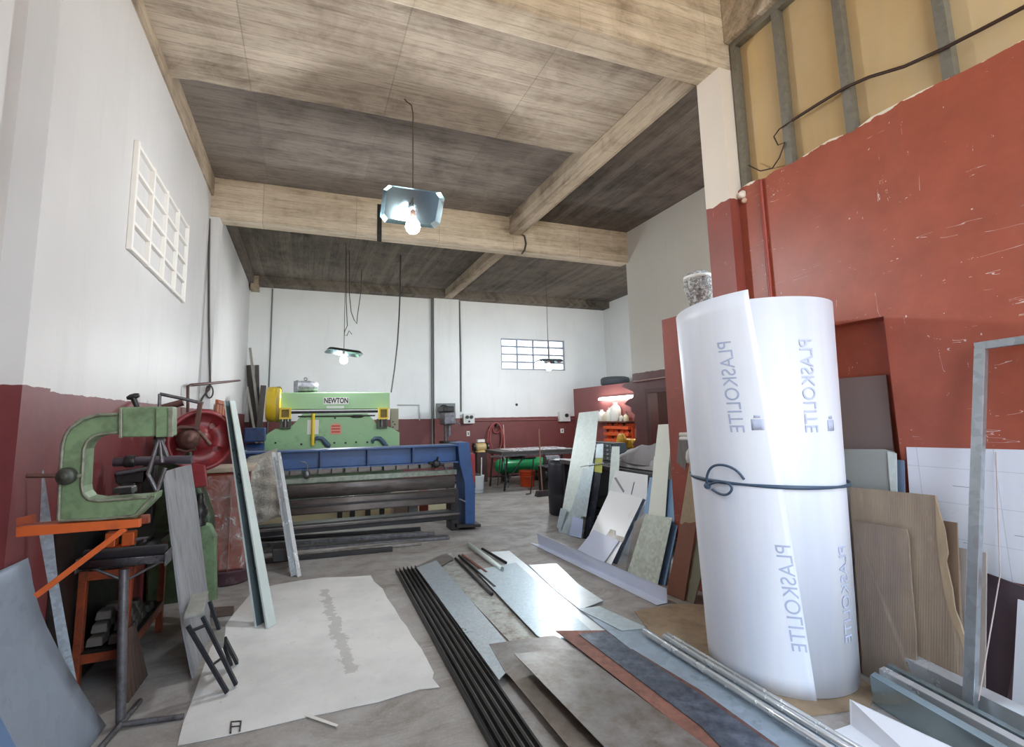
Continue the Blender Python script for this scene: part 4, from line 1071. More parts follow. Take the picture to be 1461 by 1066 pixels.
# ---- dark green punch press with red flywheel ---------------------------------------------------
PY_ = 5.05
pp = thing('punch_press', (-.72, 5.0, 0), 'dark green punch press with a big red flywheel behind the orange bench', 'machine')
build('column', slabY([(206,900),(204,800),(215,720),(208,660),(222,600),(262,596),(272,650),(286,700),(300,740),(300,795),(305,885),(250,905)], PY_, PY_+.26), GRN_D, pp, .02)
build('base_flange', slabY([(196,905),(198,885),(320,868),(320,884)], PY_-.06, PY_+.27), GRN_D, pp, .01)
build('front_cover', slabY([(284,880),(283,755),(291,745),(302,748),(309,765),(310,868)], PY_-.05, PY_-.004), GRN, pp, .02)
hub = aY(287,628,4.88); fwr = (aY(338,628,4.88)-aY(240,628,4.88)).length/2
dax = Vector((.30,-1,0)).normalized()
fc = hub + Vector((.0,0,0))
fw = build('flywheel', MB().lathe(fc + dax*-.06, dax, [(fwr*.80,0),(fwr,0),(fwr*1.0,.10),(fwr*.92,.105),(fwr*.86,.10),(fwr*.84,.055),(fwr*.30,.045),(fwr*.28,.09),(0,.09)], 56), RWH, pp)
bool_u = dax.cross(Vector((0,0,1))).normalized()
hl_ = []
for an in (35, 125, 215, 305):
    c = fc + (bool_u*math.cos(math.radians(an)) + Vector((0,0,1))*math.sin(math.radians(an)))*fwr*.55
    hl_.append((c - dax*.2, c + dax*.2, fwr*.10))
bool_holes(fw, hl_)
build('shaft_end', MB().lathe(aY(271,627,4.68), dax, [(.085,-.22),(.085,-.05),(.075,-.04),(.075,0),(.06,.01),(.058,.02),(.03,.018),(.03,.03),(.002,.03)], 28), RUSTY, pp)
build('brake_lever', slabY([(276,612),(282,575),(289,573),(284,614)], 4.70, 4.72), RUSTY, pp, .004)
build('linkage', MB().tube([aY(247,615,4.72), aY(258,610,4.72), aY(278,610,4.72), aY(290,622,4.72), aY(300,635,4.72)], .018, 8).tube([aY(252,641,4.72), aY(266,644,4.72), aY(280,640,4.72)], .014, 8), RUSTY, pp)
build('guard_plate', slabY([(273,660),(292,664),(296,694),(276,697),(270,680)], 4.75, 4.80), RWH, pp, .006)
build('tool_slide', MB().lathe(aY(284,750,4.80), (0,0,1), [(.05,0),(.055,.03),(.04,.05),(.06,.09),(.06,.15),(.035,.17),(.03,.24),(.02,.26)], 18), IRON, pp)
build('slotted_arm', MB().tube([aY(228,562,4.80), aY(270,571,4.80), aY(290,576,4.80)], .014, 8).tube([aY(228,562,4.80), aY(227,590,4.80)], .014, 8), IRON_L, pp)
build('belt_roll', MB().tube([aY(232,582,5.00), aY(262,574,5.00)], .03, 12), RUSTY, pp)

for ch in pp.children:
    for q in ch.data.vertices:
        w_ = q.co.x + ch.location.x + pp.location.x
        if w_ < -1.205: q.co.x += -1.205 - w_
hz = zt2 + .064
hr_ = thing('hand_roller', (-.95, 4.0, hz), 'dark hand roller with a long steel bar standing on the orange bench', 'machine')
BAR = paint('bar_steel', '#57525a', .3, .6, .2, 6)
build('base_casting', MB().box((-1.15, 3.86, hz), (-.98, 4.30, hz+.14)).box((-1.12, 3.95, hz+.14), (-1.03, 4.2, aY(150,690,4.0).z)), IRON, hr_, .012)
yb = 3.95
A_, B_ = aY(158,659.5,yb), aY(274,656,yb)
build('roller_bar', MB().tube([Vector((-1.16,yb,A_.z)), B_], .030, 16), BAR, hr_)
build('bar_collar', MB().lathe(Vector((-1.10,yb,A_.z)), (1,0,0), [(.036,0),(.04,.01),(.04,.05),(.036,.06)], 18), IRON, hr_)
build('side_casting', MB().prism([aY(165,690,yb+.02), aY(162,676,yb+.02), aY(185,671,yb+.02), aY(208,668,yb+.02), aY(214,676,yb+.02), aY(206,690,yb+.02), aY(186,689,yb+.02), aY(180,700,yb+.02)], (0,.07,0)), IRON, hr_, .008)
build('lower_arm', MB().tube([Vector((-1.14,yb,aY(160,676,yb).z)), aY(212,668,yb)], .016, 8), IRON_L, hr_)
build('upright', MB().box((-1.0, yb+.02, hz+.14), (-.93, yb+.10, A_.z-.032)), IRON, hr_, .006)

# ---- grey board and step stool ------------------------------------------------------------------
fb0, fb1 = fl(275,1000,.003), fl(300,925,.003)
fpl = plane3(fb0, fb1, aY(235,672,fb0.y+.08))
fpl = shift(fpl, .055)
sheet('grey_board', [(235,673),(258,666),(273,663),(281,715),(290,790),(297,850),(300,925),(275,1000),(262,895),(248,782)], fpl, .012, paint('weathered_grey_board', '#97999d', .6, .05, .18, 1.6, '#6e6e6a', .38, stretch=(5, 5, .5)), 'tall weathered grey board standing upright beside the step stool', 'board')
ss = thing('step_stool', fl(322,975), 'folding step stool with black legs and grey treads leaning on the grey board', 'stool')
SBL = plain('stool_black', '#1f2126', .45, .2)
TRD = paint('grey_tread', '#96978f', .6, 0, .2, 18)
f1, f2, f3, f4 = fl(324,988,.02), fl(337,977,.02), fl(330,950,.02), fl(338,945,.02)
def on_z(px_, z): return fl(px_[0], px_[1], z)
t1_, t2_, t3_, t4_ = on_z((268,893), .38), on_z((289,880), .40), on_z((299,858), .40), on_z((321,912), .22)
def leg(a, b, w_=.030, d_=.018): 
    return post(a, b, w_, d_, SBL)
build('leg', leg(f1, t1_), SBL, ss); build('leg', leg(f2, t2_), SBL, ss); build('leg', leg(f3, t3_), SBL, ss); build('leg', leg(f4, t4_), SBL, ss)
zt3 = .415
tq = [on_z(p, zt3) for p in ((262.5,878),(289.7,873),(297.6,843),(274,848.5))]
build('top_tread', MB().prism(tq, (0,0,-.022)), TRD, ss, .003)
TRD2 = paint('lower_tread_grey', '#7b7c77', .6, 0, .2, 18)
tq = [on_z(p, .235) for p in ((303,897),(322,892.5),(319,917),(309,919))]
build('lower_tread', MB().prism(tq, (0,0,-.03)), TRD2, ss, .003)
build('crossbar', MB().tube([t1_.lerp(f1,.08), t2_.lerp(f2,.12)], .010, 8), SBL, ss); build('crossbar', MB().tube([t1_.lerp(f1,.6), t2_.lerp(f2,.6)], .007, 8), SBL, ss)
build('crossbar', MB().tube([t3_.lerp(f3,.5), t4_.lerp(f4,.1)], .008, 8), SBL, ss)

# ---- leaning channels ---------------------------------------------------------------------------
def loft(secA, secB): 
    n_ = len(secA); mb = MB()
    vs = [Vector(p) for p in secA] + [Vector(p) for p in secB]
    return mb.add(vs, [tuple(range(n_))[::-1], tuple(range(n_, 2*n_))] + [(i, (i+1) % n_, n_+(i+1) % n_, n_+i) for i in range(n_)])
cb, ct = fl(385,889,.009), aY(331,572,4.95)
def usec(c, w_, d_, t_, ux, uy):
    o_ = [(-w_/2,0),(-w_/2,d_),(-w_/2+t_,d_),(-w_/2+t_,t_),(w_/2-t_,t_),(w_/2-t_,d_),(w_/2,d_),(w_/2,0)]
    return [c + ux*a + uy*b for a, b in o_]
ux = Vector((.80,-.60,0)).normalized(); uy = Vector((-.60,-.80,0)).normalized()
chn = thing('channel_profile', cb, 'tall galvanised U-channel leaning between the flywheel and the plastic film', 'profile')
def chan_face(u0, v0, u1, v1, u2, v2, u3, v3):
    k = .62
    A = [cb + ux*a + uy*b for a, b in ((u0,v0),(u1,v1),(u2,v2),(u3,v3))]; B = [ct + ux*a*k + uy*b*k for a, b in ((u0,v0),(u1,v1),(u2,v2),(u3,v3))]
    return loft(A, B)
W_, D_, T_ = .115, .085, .006
CH_L = paint('channel_pale_zinc', '#d3dfdb', .35, .25, .08, 5); CH_D = paint('channel_shaded_zinc', '#7f8d92', .3, .6, .15, 5)  # one zinc; dark reflection and shade inside are put into the second colour
build('web', chan_face(-W_/2+T_,0, W_/2-T_,0, W_/2-T_,T_, -W_/2+T_,T_), CH_D, chn)
build('flange', chan_face(-W_/2,0, -W_/2+T_,0, -W_/2+T_,D_, -W_/2,D_), CH_D, chn)
build('flange', chan_face(W_/2-T_,0, W_/2,0, W_/2,D_, W_/2-T_,D_), CH_L, chn)
build('lip', chan_face(-W_/2,D_+.0002, -W_/2+.016,D_+.0002, -W_/2+.016,D_+.006, -W_/2,D_+.006), CH_L, chn)
build('lip', chan_face(W_/2-.016,D_+.0002, W_/2,D_+.0002, W_/2,D_+.006, W_/2-.016,D_+.006), CH_L, chn)
cb2, ct2 = fl(425,821,.004), aY(396,645,5.95)
build('channel_profile', loft(usec(cb2, .08, .055, .006, ux, uy), usec(ct2, .08, .055, .006, ux, uy)), ALU, label='shorter aluminium channel leaning before the blue folding machine', cat='profile')

# ---- wrapped red cabinet ------------------------------------------------------------------------
wr = thing('wrapped_machine', (-.62, 5.6, 0), 'orange-red machine wrapped in clear plastic standing on a round base', 'machine')
RY0 = 5.35
x0_, x1_ = aY(289,700,RY0).x, aY(352,700,RY0).x
ztp, zbt = aY(320,672,RY0).z, aY(330,815,RY0).z
build('base', MB().lathe((( x0_+x1_)/2+.04, RY0+.2, .004), (0,0,1), [(.20,0),(.22,.02),(.22,zbt-.03),(.24,zbt-.02),(.24,zbt-.004)], 28), paint('dusty_plum_base', '#5b4047', .6, 0, .2, 5, '#8a7f7a', .3), wr)
OR2 = paint('red_orange_machine', '#8a3d29', .4, 0, .15, 2, '#5f2a20', .35)
build('cabinet', MB().box((x0_, RY0+.02, zbt), (x1_, RY0+.42, ztp-.02)), OR2, wr, .02)
build('front_rib', MB().box((x0_+(x1_-x0_)*.62, RY0-.01, zbt), (x0_+(x1_-x0_)*.66, RY0+.02, ztp-.06)), OR2, wr, .004)
build('wooden_lid', MB().box((x0_-.02, RY0-.0, ztp-.018), (x1_+.05, RY0+.45, ztp+.03)), paint('dusty_lid', '#a99a88', .8, 0, .15, 4), wr, .01)
t = NT('thin_clear_film'); v = t.coord(); n = t.noise(v, 9, 6, .7, 1.5)
t.set('Base Color', (.93, .93, .92)); t.set('Roughness', .15); t.set('Alpha', t.ramp(n, [(.42, .06), (.58, .25), (.70, .65)])); t.bump(n, .8, .03)
FLM = t.m
def film(u, w): return (x0_-.012 + u*(x1_-x0_+.024), RY0-.022 + .006*math.sin(11*u+7*w) - .004*math.sin(23*w), zbt+.02 + w*(ztp-zbt-.06))
build('plastic_film', MB().grid(film, 24, 30), FLM, wr)
# draped film over the end of the folding machine
DF = NT('draped_dusty_film'); v = DF.coord(); n = DF.noise(v, 5, 7, .7, 1.2); n2 = DF.noise(DF.coord((1,1,1), rot=(0,.7,0)), 16, 4, .6, 2)
DF.set('Base Color', DF.ramp(n, [(.35, lin('#a9a396')), (.7, lin('#d3cfc4'))])); DF.set('Roughness', .3); DF.set('Alpha', DF.ramp(n2, [(.4, .62), (.6, .85)])); DF.bump(n2, .8, .03)
top_e = [(343,668),(352,660),(368,657),(385,651),(394,648)]; bot_e = [(352,752),(366,750),(380,744),(396,738),(404,735)]
def drape(u, w):
    k = u*4; i = min(int(k), 3); f = k-i
    a = Vector((*top_e[i], 0)).lerp(Vector((*top_e[i+1], 0)), f); b = Vector((*bot_e[i], 0)).lerp(Vector((*bot_e[i+1], 0)), f)
    if w < .14:
        q = aY(a.x, a.y, 6.22); h = 1 - w/.14
        return Vector((q.x, q.y + .30*h, q.z + h*.05))
    p = a.lerp(b, (w-.14)/.86); ww = (w-.14)/.86
    return aY(p.x, p.y, 6.22 - .05*math.sin(PI*ww) + .02*math.sin(14*u+5*ww)*min(1,ww*4) + .012*math.sin(25*ww-9*u)*min(1,ww*4))
build('plastic_film', MB().grid(drape, 28, 28, (0, .002, 0)), DF.m, label='crumpled dusty plastic film draped over the end of the blue folding machine', cat='film')
# small items on the left wall
build('pipe_arm', MB().tube([aX(268,590,-1.17), aX(268,551,-1.17), aX(272,549.5,-1.165), aX(290,548,-1.07), aX(342,543,-1.06)], .016, 8), paint('brown_iron_arm', '#5d3a38', .5, .3, .2, 5), label='brown iron pipe arm running along the white left wall', cat='pipe')
ob_ = aX(309,570,-1.085); oc_ = aX(325,600,-1.085)
wb_ = thing('wall_rack', ((-1.09), (ob_.y+oc_.y)/2, oc_.z), 'small orange-brown wooden rack fixed to the left wall', 'rack')
y0_, y1_ = min(ob_.y,oc_.y), max(ob_.y,oc_.y)
for k in range(5):
    yy = y0_ + (y1_-y0_)*k/4.6
    build('slat', MB().box((-1.098, yy, oc_.z), (-1.075, yy+(y1_-y0_)*.16, ob_.z)), paint('rack_wood', '#a4593a', .6, 0, .2, 6), wb_)
build('rail', MB().box((-1.0745, y0_, (ob_.z*.8+oc_.z*.2)), (-1.06, y1_, ob_.z*.8+oc_.z*.2+.04)), paint('rack_wood', '#a4593a', .6, 0, .2, 6), wb_)
wc = [(299,312),(298,380),(298,450),(299,510),(300,545),(298,556),(290,566),(285,575)]
build('wall_wire', MB().tube([aY(x, y, 6.965) for x, y in wc], .012, 6).tube([aY(299+5*math.cos(a), 559+9*math.sin(a), 6.96) for a in [k*PI/6 for k in range(13)]], .010, 6), plain('dark_wire_run', '#4d463f', .6), label='dark cable running down the corner pillar with a loop at its end', cat='cable')
# long bars standing in the back corner
sb = 'long bars standing in the back corner'
for (xt, yt, xb, w_, yy_, lab, m_) in ((345,496,372,.05,11.62,'pale pole leaning across the back corner','p'), (357,521,362,.15,11.82,'widest dark bar standing in the back corner','d'), (366.5,521,368,.085,11.70,'dark bar beside the widest one in the back corner','d'), (376,550,369,.11,11.48,'shorter dark bar leaning nearest the yellow guard','d'), (348,552,364,.045,11.36,'thin short pole in front of the back corner bars','p')):
    T = aY(xt, yt, yy_); B = aY(xb, 620, yy_); T.x = max(T.x, -1.13); B = T + (B-T)*((T.z-.004)/(T.z-B.z))
    build('standing_bar', post(B, T, .04, w_, IRON), paint('old_dark_timber', '#4b4541', .7, 0, .25, 5) if m_ == 'd' else paint('pale_pole', '#8f8a82', .6, .1, .15, 5), label=lab, cat='bar', group=sb)
build('timber_offcut', slabY([(301,852),(301,844),(333,842),(333,850)], 4.55, 4.64), paint('offcut_wood', '#54453c', .8, 0, .2, 6), label='short dark timber offcut behind the step stool', cat='timber')
S.objects['timber_offcut'].location.z = .002
# ================================================================== blue folding machine
FY = 6.6
BLU = paint('machine_blue', '#2f4d7c', .4, .05, .15, 3, '#243a5e', .35)
BLU_D = paint('machine_blue_dark', '#27406b', .45, .05, .2, 3, '#1c2738', .4)
DRK = paint('folder_dark_steel', '#6a615d', .38, .3, .28, 3, '#403a37', .42, stretch=(.6, 3, 3))
DRK2 = paint('folder_black_steel', '#332f2f', .45, .35, .3, 4)
MACH = paint('machined_edge', '#7e8377', .35, .4, .25, 8, '#4d5149', .4)
fx0, fx1 = aY(348,690,FY).x, aY(654,690,FY).x
zf = lambda y: aY(560, y, FY).z
fm = thing('folding_machine', ((fx0+fx1)/2, FY+.3, 0), 'long blue sheet metal folding machine standing across the hall', 'machine')
# end frame, right
ef = [(653,632),(670,631),(672,655),(676,688),(678,690),(678,752),(664,753),(663,690),(656,662)]
build('end_frame', slabY(ef, FY, FY+.42), BLU, fm, .008)
build('end_foot', slabY([(652,753.5),(686,752),(686,748),(652,749)], FY-.05, FY+.5), DRK2, fm)
build('red_guard', MB().box((aY(673,650,FY).x+.001, FY+.06, aY(670,698,FY).z), (aY(677,650,FY).x+.03, FY+.4, aY(670,648,FY).z)), paint('guard_red', '#8c2329', .4, 0, .1, 4), fm, .006)
# end frame, left (behind the draped film)
build('end_frame', MB().box((fx0-.10, FY, .0), (fx0-.02, FY+.42, zf(637))), BLU_D, fm, .008)
# top beam with ribs
zt_, zb_ = zf(638), zf(663)
build('top_beam', MB().box((fx0-.02, FY+.10, zb_), (fx1, FY+.34, zt_-.02)).box((fx0-.02, FY-.0, zt_-.02), (fx1, FY+.36, zt_)).box((fx0-.02, FY, zb_-.022), (fx1, FY+.34, zb_)), BLU, fm, .004)
for xx in (458, 525.5, 590):
    q = aY(xx, 650, FY)
    build('beam_rib', MB().box((q.x-.012, FY+.004, zb_), (q.x+.012, FY+.10, zt_-.02)), BLU_D, fm)
# finger clamps: a row of segments
zc0, zc1 = zf(671), zf(664)
build('clamp_bar', MB().box((fx0, FY+.02, zc1-.0), (fx1-.02, FY+.2, zb_-.023)), DRK2, fm, .004)
nf = 16
for k in range(nf):
    a0 = fx0 + .02 + (fx1-fx0-.06)*k/nf; a1 = a0 + (fx1-fx0-.06)/nf - (.012 if k % 3 else .03)
    build('finger', MB().box((a0, FY-.01, zc0-.0), (a1, FY+.15, zc1-.001)), DRK, fm, .004)
build('machined_lip', MB().box((fx0, FY-.03, zf(682)), (fx1-.03, FY+.10, zf(675))), MACH, fm, .004)
def apron(y0, y1, yoff0, yoff1, mat, bulge=.02):
    z0, z1 = zf(y1), zf(y0)
    def f(u, w): return (fx0 + .05 + u*(fx1-fx0-.11), FY + yoff0 + (yoff1-yoff0)*w - bulge*math.sin(PI*w), z1 + (z0-z1)*w)
    return MB().grid(f, 2, 8, (0, .04, 0))
build('bending_apron', apron(683.5, 702, -.04, .0, DRK, .03), DRK, fm)
build('lower_apron', apron(704, 723.5, .02, -.06, DRK2, .0), paint('apron_brown_steel', '#5a514d', .4, .25, .25, 3, '#3b3532', .4, stretch=(.6, 3, 3)), fm)
build('apron_strip', MB().box((fx0+.05, FY-.035, zf(713.5)), (fx1-.06, FY-.02, zf(711.5))), DRK2, fm)
build('lower_rail', MB().box((fx0-.02, FY+.02, zf(750)), (fx1, FY+.2, zf(737))), DRK2, fm, .006)
build('lower_rail', MB().box((fx0-.02, FY-.06, zf(742)), (fx1, FY-.0, zf(739))), DRK, fm, .004)
build('inner_post', MB().box((aY(650,735,FY).x-.05, FY+.05, .0), (aY(650,735,FY).x+.06, FY+.3, zf(705))), DRK2, fm, .006)
build('tie_bar', MB().tube([aY(655,712,FY-.02), aY(664,716,FY-.02)], .012, 8), IRON_L, fm)
q = aY(622, 662, FY-.06)
build('clamp_lever', MB().lathe(q, (0,-1,0), [(.05,0),(.055,.02),(.04,.05),(.015,.055)], 14).tube([q + Vector((-.1,-.02,.02)), q, q + Vector((.1,-.02,-.02))], .018, 8).tube([q, q + Vector((.02,-.03,.09))], .014, 8), IRON, fm)
q = aY(438, 675, FY-.06)
build('hand_weight', MB().lathe(q + Vector((0,0,-.07)), (0,0,1), [(.015,0),(.035,.015),(.038,.05),(.03,.09),(.012,.10)], 14), IRON_L, fm)
build('weight_hook', MB().tube([q + Vector((0,0,.03)), q + Vector((.005,0,.09)), q + Vector((-.03,0,.13)), q + Vector((-.08,0,.14))], .008, 6), IRON_L, fm)
# seen through the gap: plywood strip, posts, box
build('plywood_board', MB().box((fx0+.1, 8.05, .004), (2.35, 8.09, aY(560,722,8.05).z)), paint('pale_plywood', '#e2d7ae', .7, 0, .1, 2), label='pale plywood board standing on edge behind the folding machine', cat='board')
pg = 'short dark posts behind the folding machine'
for xx, lab in ((485, 'short dark post farthest from the blue end frame, under the apron'), (503, 'second short dark post from the draped film end'), (525, 'third short dark post from the draped film end'), (545, 'short dark post next to the cardboard box under the apron')):
    a = aY(xx, 722, 7.7); hw = .035
    build('support_post', MB().box((a.x-hw, 7.68, 0), (a.x+hw, 7.74, .42)), DRK2, label=lab, cat='post', group=pg)
a0, a1 = aY(562,722,7.6), aY(582,722,7.6)
bx_ = thing('cardboard_box', ((a0.x+a1.x)/2, 7.75, 0), 'small cardboard box seen under the apron of the folding machine', 'box')
build('box_body', MB().box((a0.x, 7.6, .004), (a1.x, 7.9, .40)), CARD, bx_, .004)
a0, a1 = aY(583,722,7.6), aY(597,722,7.6)
build('paper_bag', MB().box((a0.x, 7.6, .004), (a1.x, 7.72, .39)), paint('printed_paper_bag', '#b9b9b4', .7, 0, .3, 30, '#6a6d70', .45), None, .01, label='greyish printed bag beside the cardboard box under the apron', cat='bag')
a = aY(605, 722, 7.5)
build('red_post', MB().box((a.x-.06, 7.48, 0), (a.x+.06, 7.56, .44)), paint('post_red', '#9c3a24', .5, 0, .15, 4), label='short red post seen under the apron near the blue end frame', cat='post')
# long stock lying on the floor before the folder
lsg = 'long steel sections lying in front of the folding machine'
L_ = [((362,771),(600,755),'r'),((364,779),(620,762),'r'),((366,787),(640,766),'f'),((352,796),(600,774),'f'),((360,803),(560,784),'r')]
names = ['long steel bar on the floor lying deepest under the folding machine','second long steel bar on the floor from the folding machine','third long flat section on the floor from the folding machine','wide grey flat section on the floor before the folding machine','dark rod lying outermost before the folding machine']
for (a, b, k_), lab in zip(L_, names):
    A, B = fl(*a, .02), fl(*b, .02)
    d = (B-A).normalized(); s_ = Vector((-d.y, d.x, 0))
    w_, h_ = (.05, .045) if k_ == 'r' else (.13, .03)
    P = [A + s_*sx*w_/2 + Vector((0,0,sz - .016)) for sx, sz in ((-1,0),(1,0),(1,h_),(-1,h_))]
    build('steel_section', MB().prism(P, B-A), [DRK2, IRON_L, IRON_L, ST_g, DRK2][names.index(lab)], None, .004, label=lab, cat='bar', group=lsg)
build('steel_block', slabY([(389,803),(388,784),(415,782),(416,801)], 5.62, 5.9), DRK2, None, .01, label='dark steel block on the floor behind the aluminium channel', cat='block')

# ================================================================== green press brake
KY = 9.0
LG = paint('press_light_green', '#9cc592', .4, .02, .07, 2)
LG2 = paint('press_light_green_plate', '#94bb8a', .42, .02, .08, 2, '#6b8f63', .3)
YEL = paint('safety_yellow', '#e0c02f', .4, 0, .08, 3)
pk = thing('press_brake', (.5, KY+.4, 0), 'light green press brake with yellow guards behind the folding machine', 'machine')
build('upper_beam', slabY([(388,560),(556,560),(556,583.5),(388,584.5)], KY, KY+.35), LG, pk, .01)
plate = [(377,640),(377,622),(392,612),(412,611),(424,600),(432,590.5),(524,590),(534,600),(539,609),(555,609),(570,617),(570,660),(377,662)]
build('ram_plate', slabY(plate, KY+.06, KY+.22), LG2, pk, .008)
bd = slabY([(374,650),(574,648),(574,720),(374,722)], KY+.26, KY+.5)
for q in bd.v: q.z = max(q.z, .002)
build('bed', bd, GRN_D, pk)
build('cross_shaft', MB().tube([aY(398,589,KY+.12), aY(545,587,KY+.12)], .022, 10), IRON, pk)
build('cross_shaft', MB().tube([aY(425,594.5,KY+.03), aY(535,593,KY+.03)], .012, 8), IRON, pk)
build('turnbuckle', MB().lathe(aY(502,594,KY+.03), (1,0,0), [(.01,-.02),(.026,.02),(.026,.16),(.01,.2)], 12), IRON, pk)
for x0_, x1_ in ((399,415),(540,554)):
    a, b = aY(x0_,582,KY-.06), aY(x1_,598,KY-.06)
    o = build('yellow_guard', MB().box((a.x, KY-.10, b.z), (b.x, KY+.02, b.z+.03)).box((a.x, KY-.10, a.z-.03), (b.x, KY+.02, a.z)).box((a.x, KY-.10, b.z+.03), (a.x+.03, KY+.02, a.z-.03)).box((b.x-.03, KY-.10, b.z+.03), (b.x, KY+.02, a.z-.03)), YEL, pk)
    build('guard_mesh', MB().box((a.x+.03, KY-.06, b.z+.03), (b.x-.03, KY-.02, a.z-.03)), paint('guard_brown', '#7d6a24', .6, 0, .3, 40), o)
for x_ in (407, 545):
    a = aY(x_, 605, KY+.0)
    build('eccentric_link', MB().box((a.x-.09, KY-.02, a.z-.05), (a.x-.05, KY+.059, a.z+.09)).box((a.x+.05, KY-.02, a.z-.05), (a.x+.09, KY+.059, a.z+.09)).box((a.x-.09, KY-.02, a.z-.08), (a.x+.09, KY+.059, a.z-.05)), GRN_D, pk, .006)
    build('link_rod', MB().tube([a + Vector((0,.03,-.05)), a + Vector((0,.03,.13))], .035, 12), IRON_L, pk)
hb = aY(391, 577, KY+.18); hr = (aY(391,552,KY+.18).z - aY(391,602,KY+.18).z)/2
build('flywheel_guard', MB().lathe(aY(380,577,KY+.2), (1,0,0), [(hr*.85,0),(hr,.03),(hr,.20),(hr*.95,.235),(.01,.235)], 40), YEL, pk)
build('guard_rim', MB().lathe(aY(395,577,KY+.2), (1,0,0), [(hr*1.03,0),(hr*1.03,.05)], 40), paint('guard_beige', '#b7a256', .5, 0, .1, 5), pk)
mo = aY(421, 552, KY+.2); ml = aY(453, 552, KY+.2)
build('motor', MB().lathe(mo, ml-mo, [(.05,0),(.11,.01),(.115,.05),(.105,.06),(.105,.25),(.095,.27),(.095,.36),(.06,.385),(.01,.39)], 22), IRON_L, pk)
build('motor_box', MB().box((mo.x-.02, KY+.05, mo.z-.10), (mo.x+.05, KY+.16, mo.z+.09)), IRON_L, pk, .006)
build('lifting_eye', MB().tube([mo + Vector((.17+.025*math.cos(a), 0, .135+.025*math.sin(a))) for a in [k*PI/5 for k in range(10)]], .008, 6, closed=True), IRON, pk)
a, b = aY(461.5,577,KY-.006), aY(497.5,567,KY-.006)
sg_ = build('name_plate', MB().box((a.x, KY-.008, a.z), (b.x, KY-.001, b.z)), plain('white_name_plate', '#e9e9e4', .4), pk)
Mt = Matrix.Translation(((a.x+b.x)/2, KY-.0085, (a.z+b.z)/2)) @ Matrix.Rotation(PI/2, 4, 'X')
tm = MB().text('NEWTON', .125, Mt, .001, bold=.004)
xs_ = [q.x for q in tm.v]; sc_ = (b.x-a.x-.02)/(max(xs_)-min(xs_)); cx_ = (min(xs_)+max(xs_))/2
for q in tm.v: q.x = (a.x+b.x)/2 + (q.x-cx_)*sc_
build('name_lettering', tm, plain('black_letters', '#1d1d1f', .5), sg_)
a, b = aY(466,583,KY-.006), aY(491,579,KY-.006)
build('small_plate', MB().box((a.x, KY-.006, a.z), (b.x, KY-.001, b.z)), plain('faded_white_plate', '#d9e4d3', .4), pk)
a, b = aY(438,620,KY+.05), aY(455,599,KY+.05)
build('instruction_sheet', MB().box((a.x, KY+.054, a.z), (b.x, KY+.059, b.z)), plain('paper_white', '#e5e6e0', .6), pk)
a, b = aY(471,620,KY+.05), aY(487,608,KY+.05)
rsg = build('warning_sign', MB().prism([(a.x, KY+.052, a.z), (b.x, KY+.052, a.z), (b.x, KY+.052, b.z), (b.x-.04, KY+.052, b.z+.05), (a.x+.04, KY+.052, b.z+.05), (a.x, KY+.052, b.z)], (0, .006, 0)), plain('pale_red_sign', '#d9937e', .5), pk)
for k in range(3):
    zz = a.z + .03 + k*.05
    build('red_line', MB().box((a.x+.02, KY+.0495, zz), (b.x-.02, KY+.0515, zz+.025)), plain('sign_red', '#c4453a', .5), rsg)
build('yellow_bar', MB().tube([aY(446,636,KY+.0), aY(447,590,KY+.0)], .028, 10), YEL, pk)
for x_ in (459, 542):
    a = aY(x_, 634, KY+.03)
    build('blue_hook', MB().tube([a + Vector((-.12,0,.02)), a + Vector((-.13,0,.07)), a + Vector((-.08,0,.11)), a + Vector((0,0,.10)), a + Vector((.05,0,.04)), a + Vector((.10,0,-.02)), a + Vector((.14,0,-.04))], [.02,.03,.035,.04,.045,.045,.03], 10), paint('hook_blue_grey', '#3f5568', .45, .2, .15, 5), pk)
for x_, y_ in ((393,632),(430,634),(477,632),(493,632),(508,631),(524,631),(478,596.5)):
    a = aY(x_, y_, KY+.058); build('bolt_head', MB().cyl(a, a + Vector((0,-.012,0)), .018, 8), IRON, pk)
# blue motor unit beside the press
bm0, bm1 = aY(348,611,8.6), aY(379,641,8.6)
bu = thing('blue_motor_unit', ((bm0.x+bm1.x)/2, 8.75, 0), 'dark blue motor unit on a pedestal beside the green press brake', 'motor')
build('housing', MB().box((bm0.x, 8.6, aY(360,631,8.6).z), (bm1.x-.02, 8.92, bm0.z)), BLU_D, bu, .02)
build('barrel', MB().cyl(((bm0.x+.02), 8.76, aY(360,637,8.6).z-.09), (bm1.x-.03, 8.76, aY(360,637,8.6).z-.09), .13, 24), BLU_D, bu)
build('pedestal', MB().box((bm0.x+.05, 8.62, .002), (bm1.x-.06, 8.9, aY(360,637,8.6).z-.215)), BLU_D, bu, .01)
# control box behind the press
a, b = aY(557,614,9.6), aY(566,583,9.6)
cb_ = thing('control_box', ((a.x+b.x)/2, 9.5, a.z), 'beige control box with round buttons at the end of the press brake', 'box')
build('box_body', MB().box((a.x, 9.56, a.z), (b.x+.03, 9.69, b.z)), paint('box_beige', '#a39b82', .5, 0, .1, 4), cb_, .006)
for k in range(3):
    build('button', MB().cyl((a.x+.04+.035*(k % 2), 9.559, a.z+.06+.05*k), (a.x+.04+.035*(k % 2), 9.54, a.z+.06+.05*k), .014, 10), plain('button_black', '#202020', .4), cb_)
build('box_stand', MB().box((a.x+.03, 9.6, .002), (a.x+.09, 9.66, a.z-.001)), IRON, cb_)

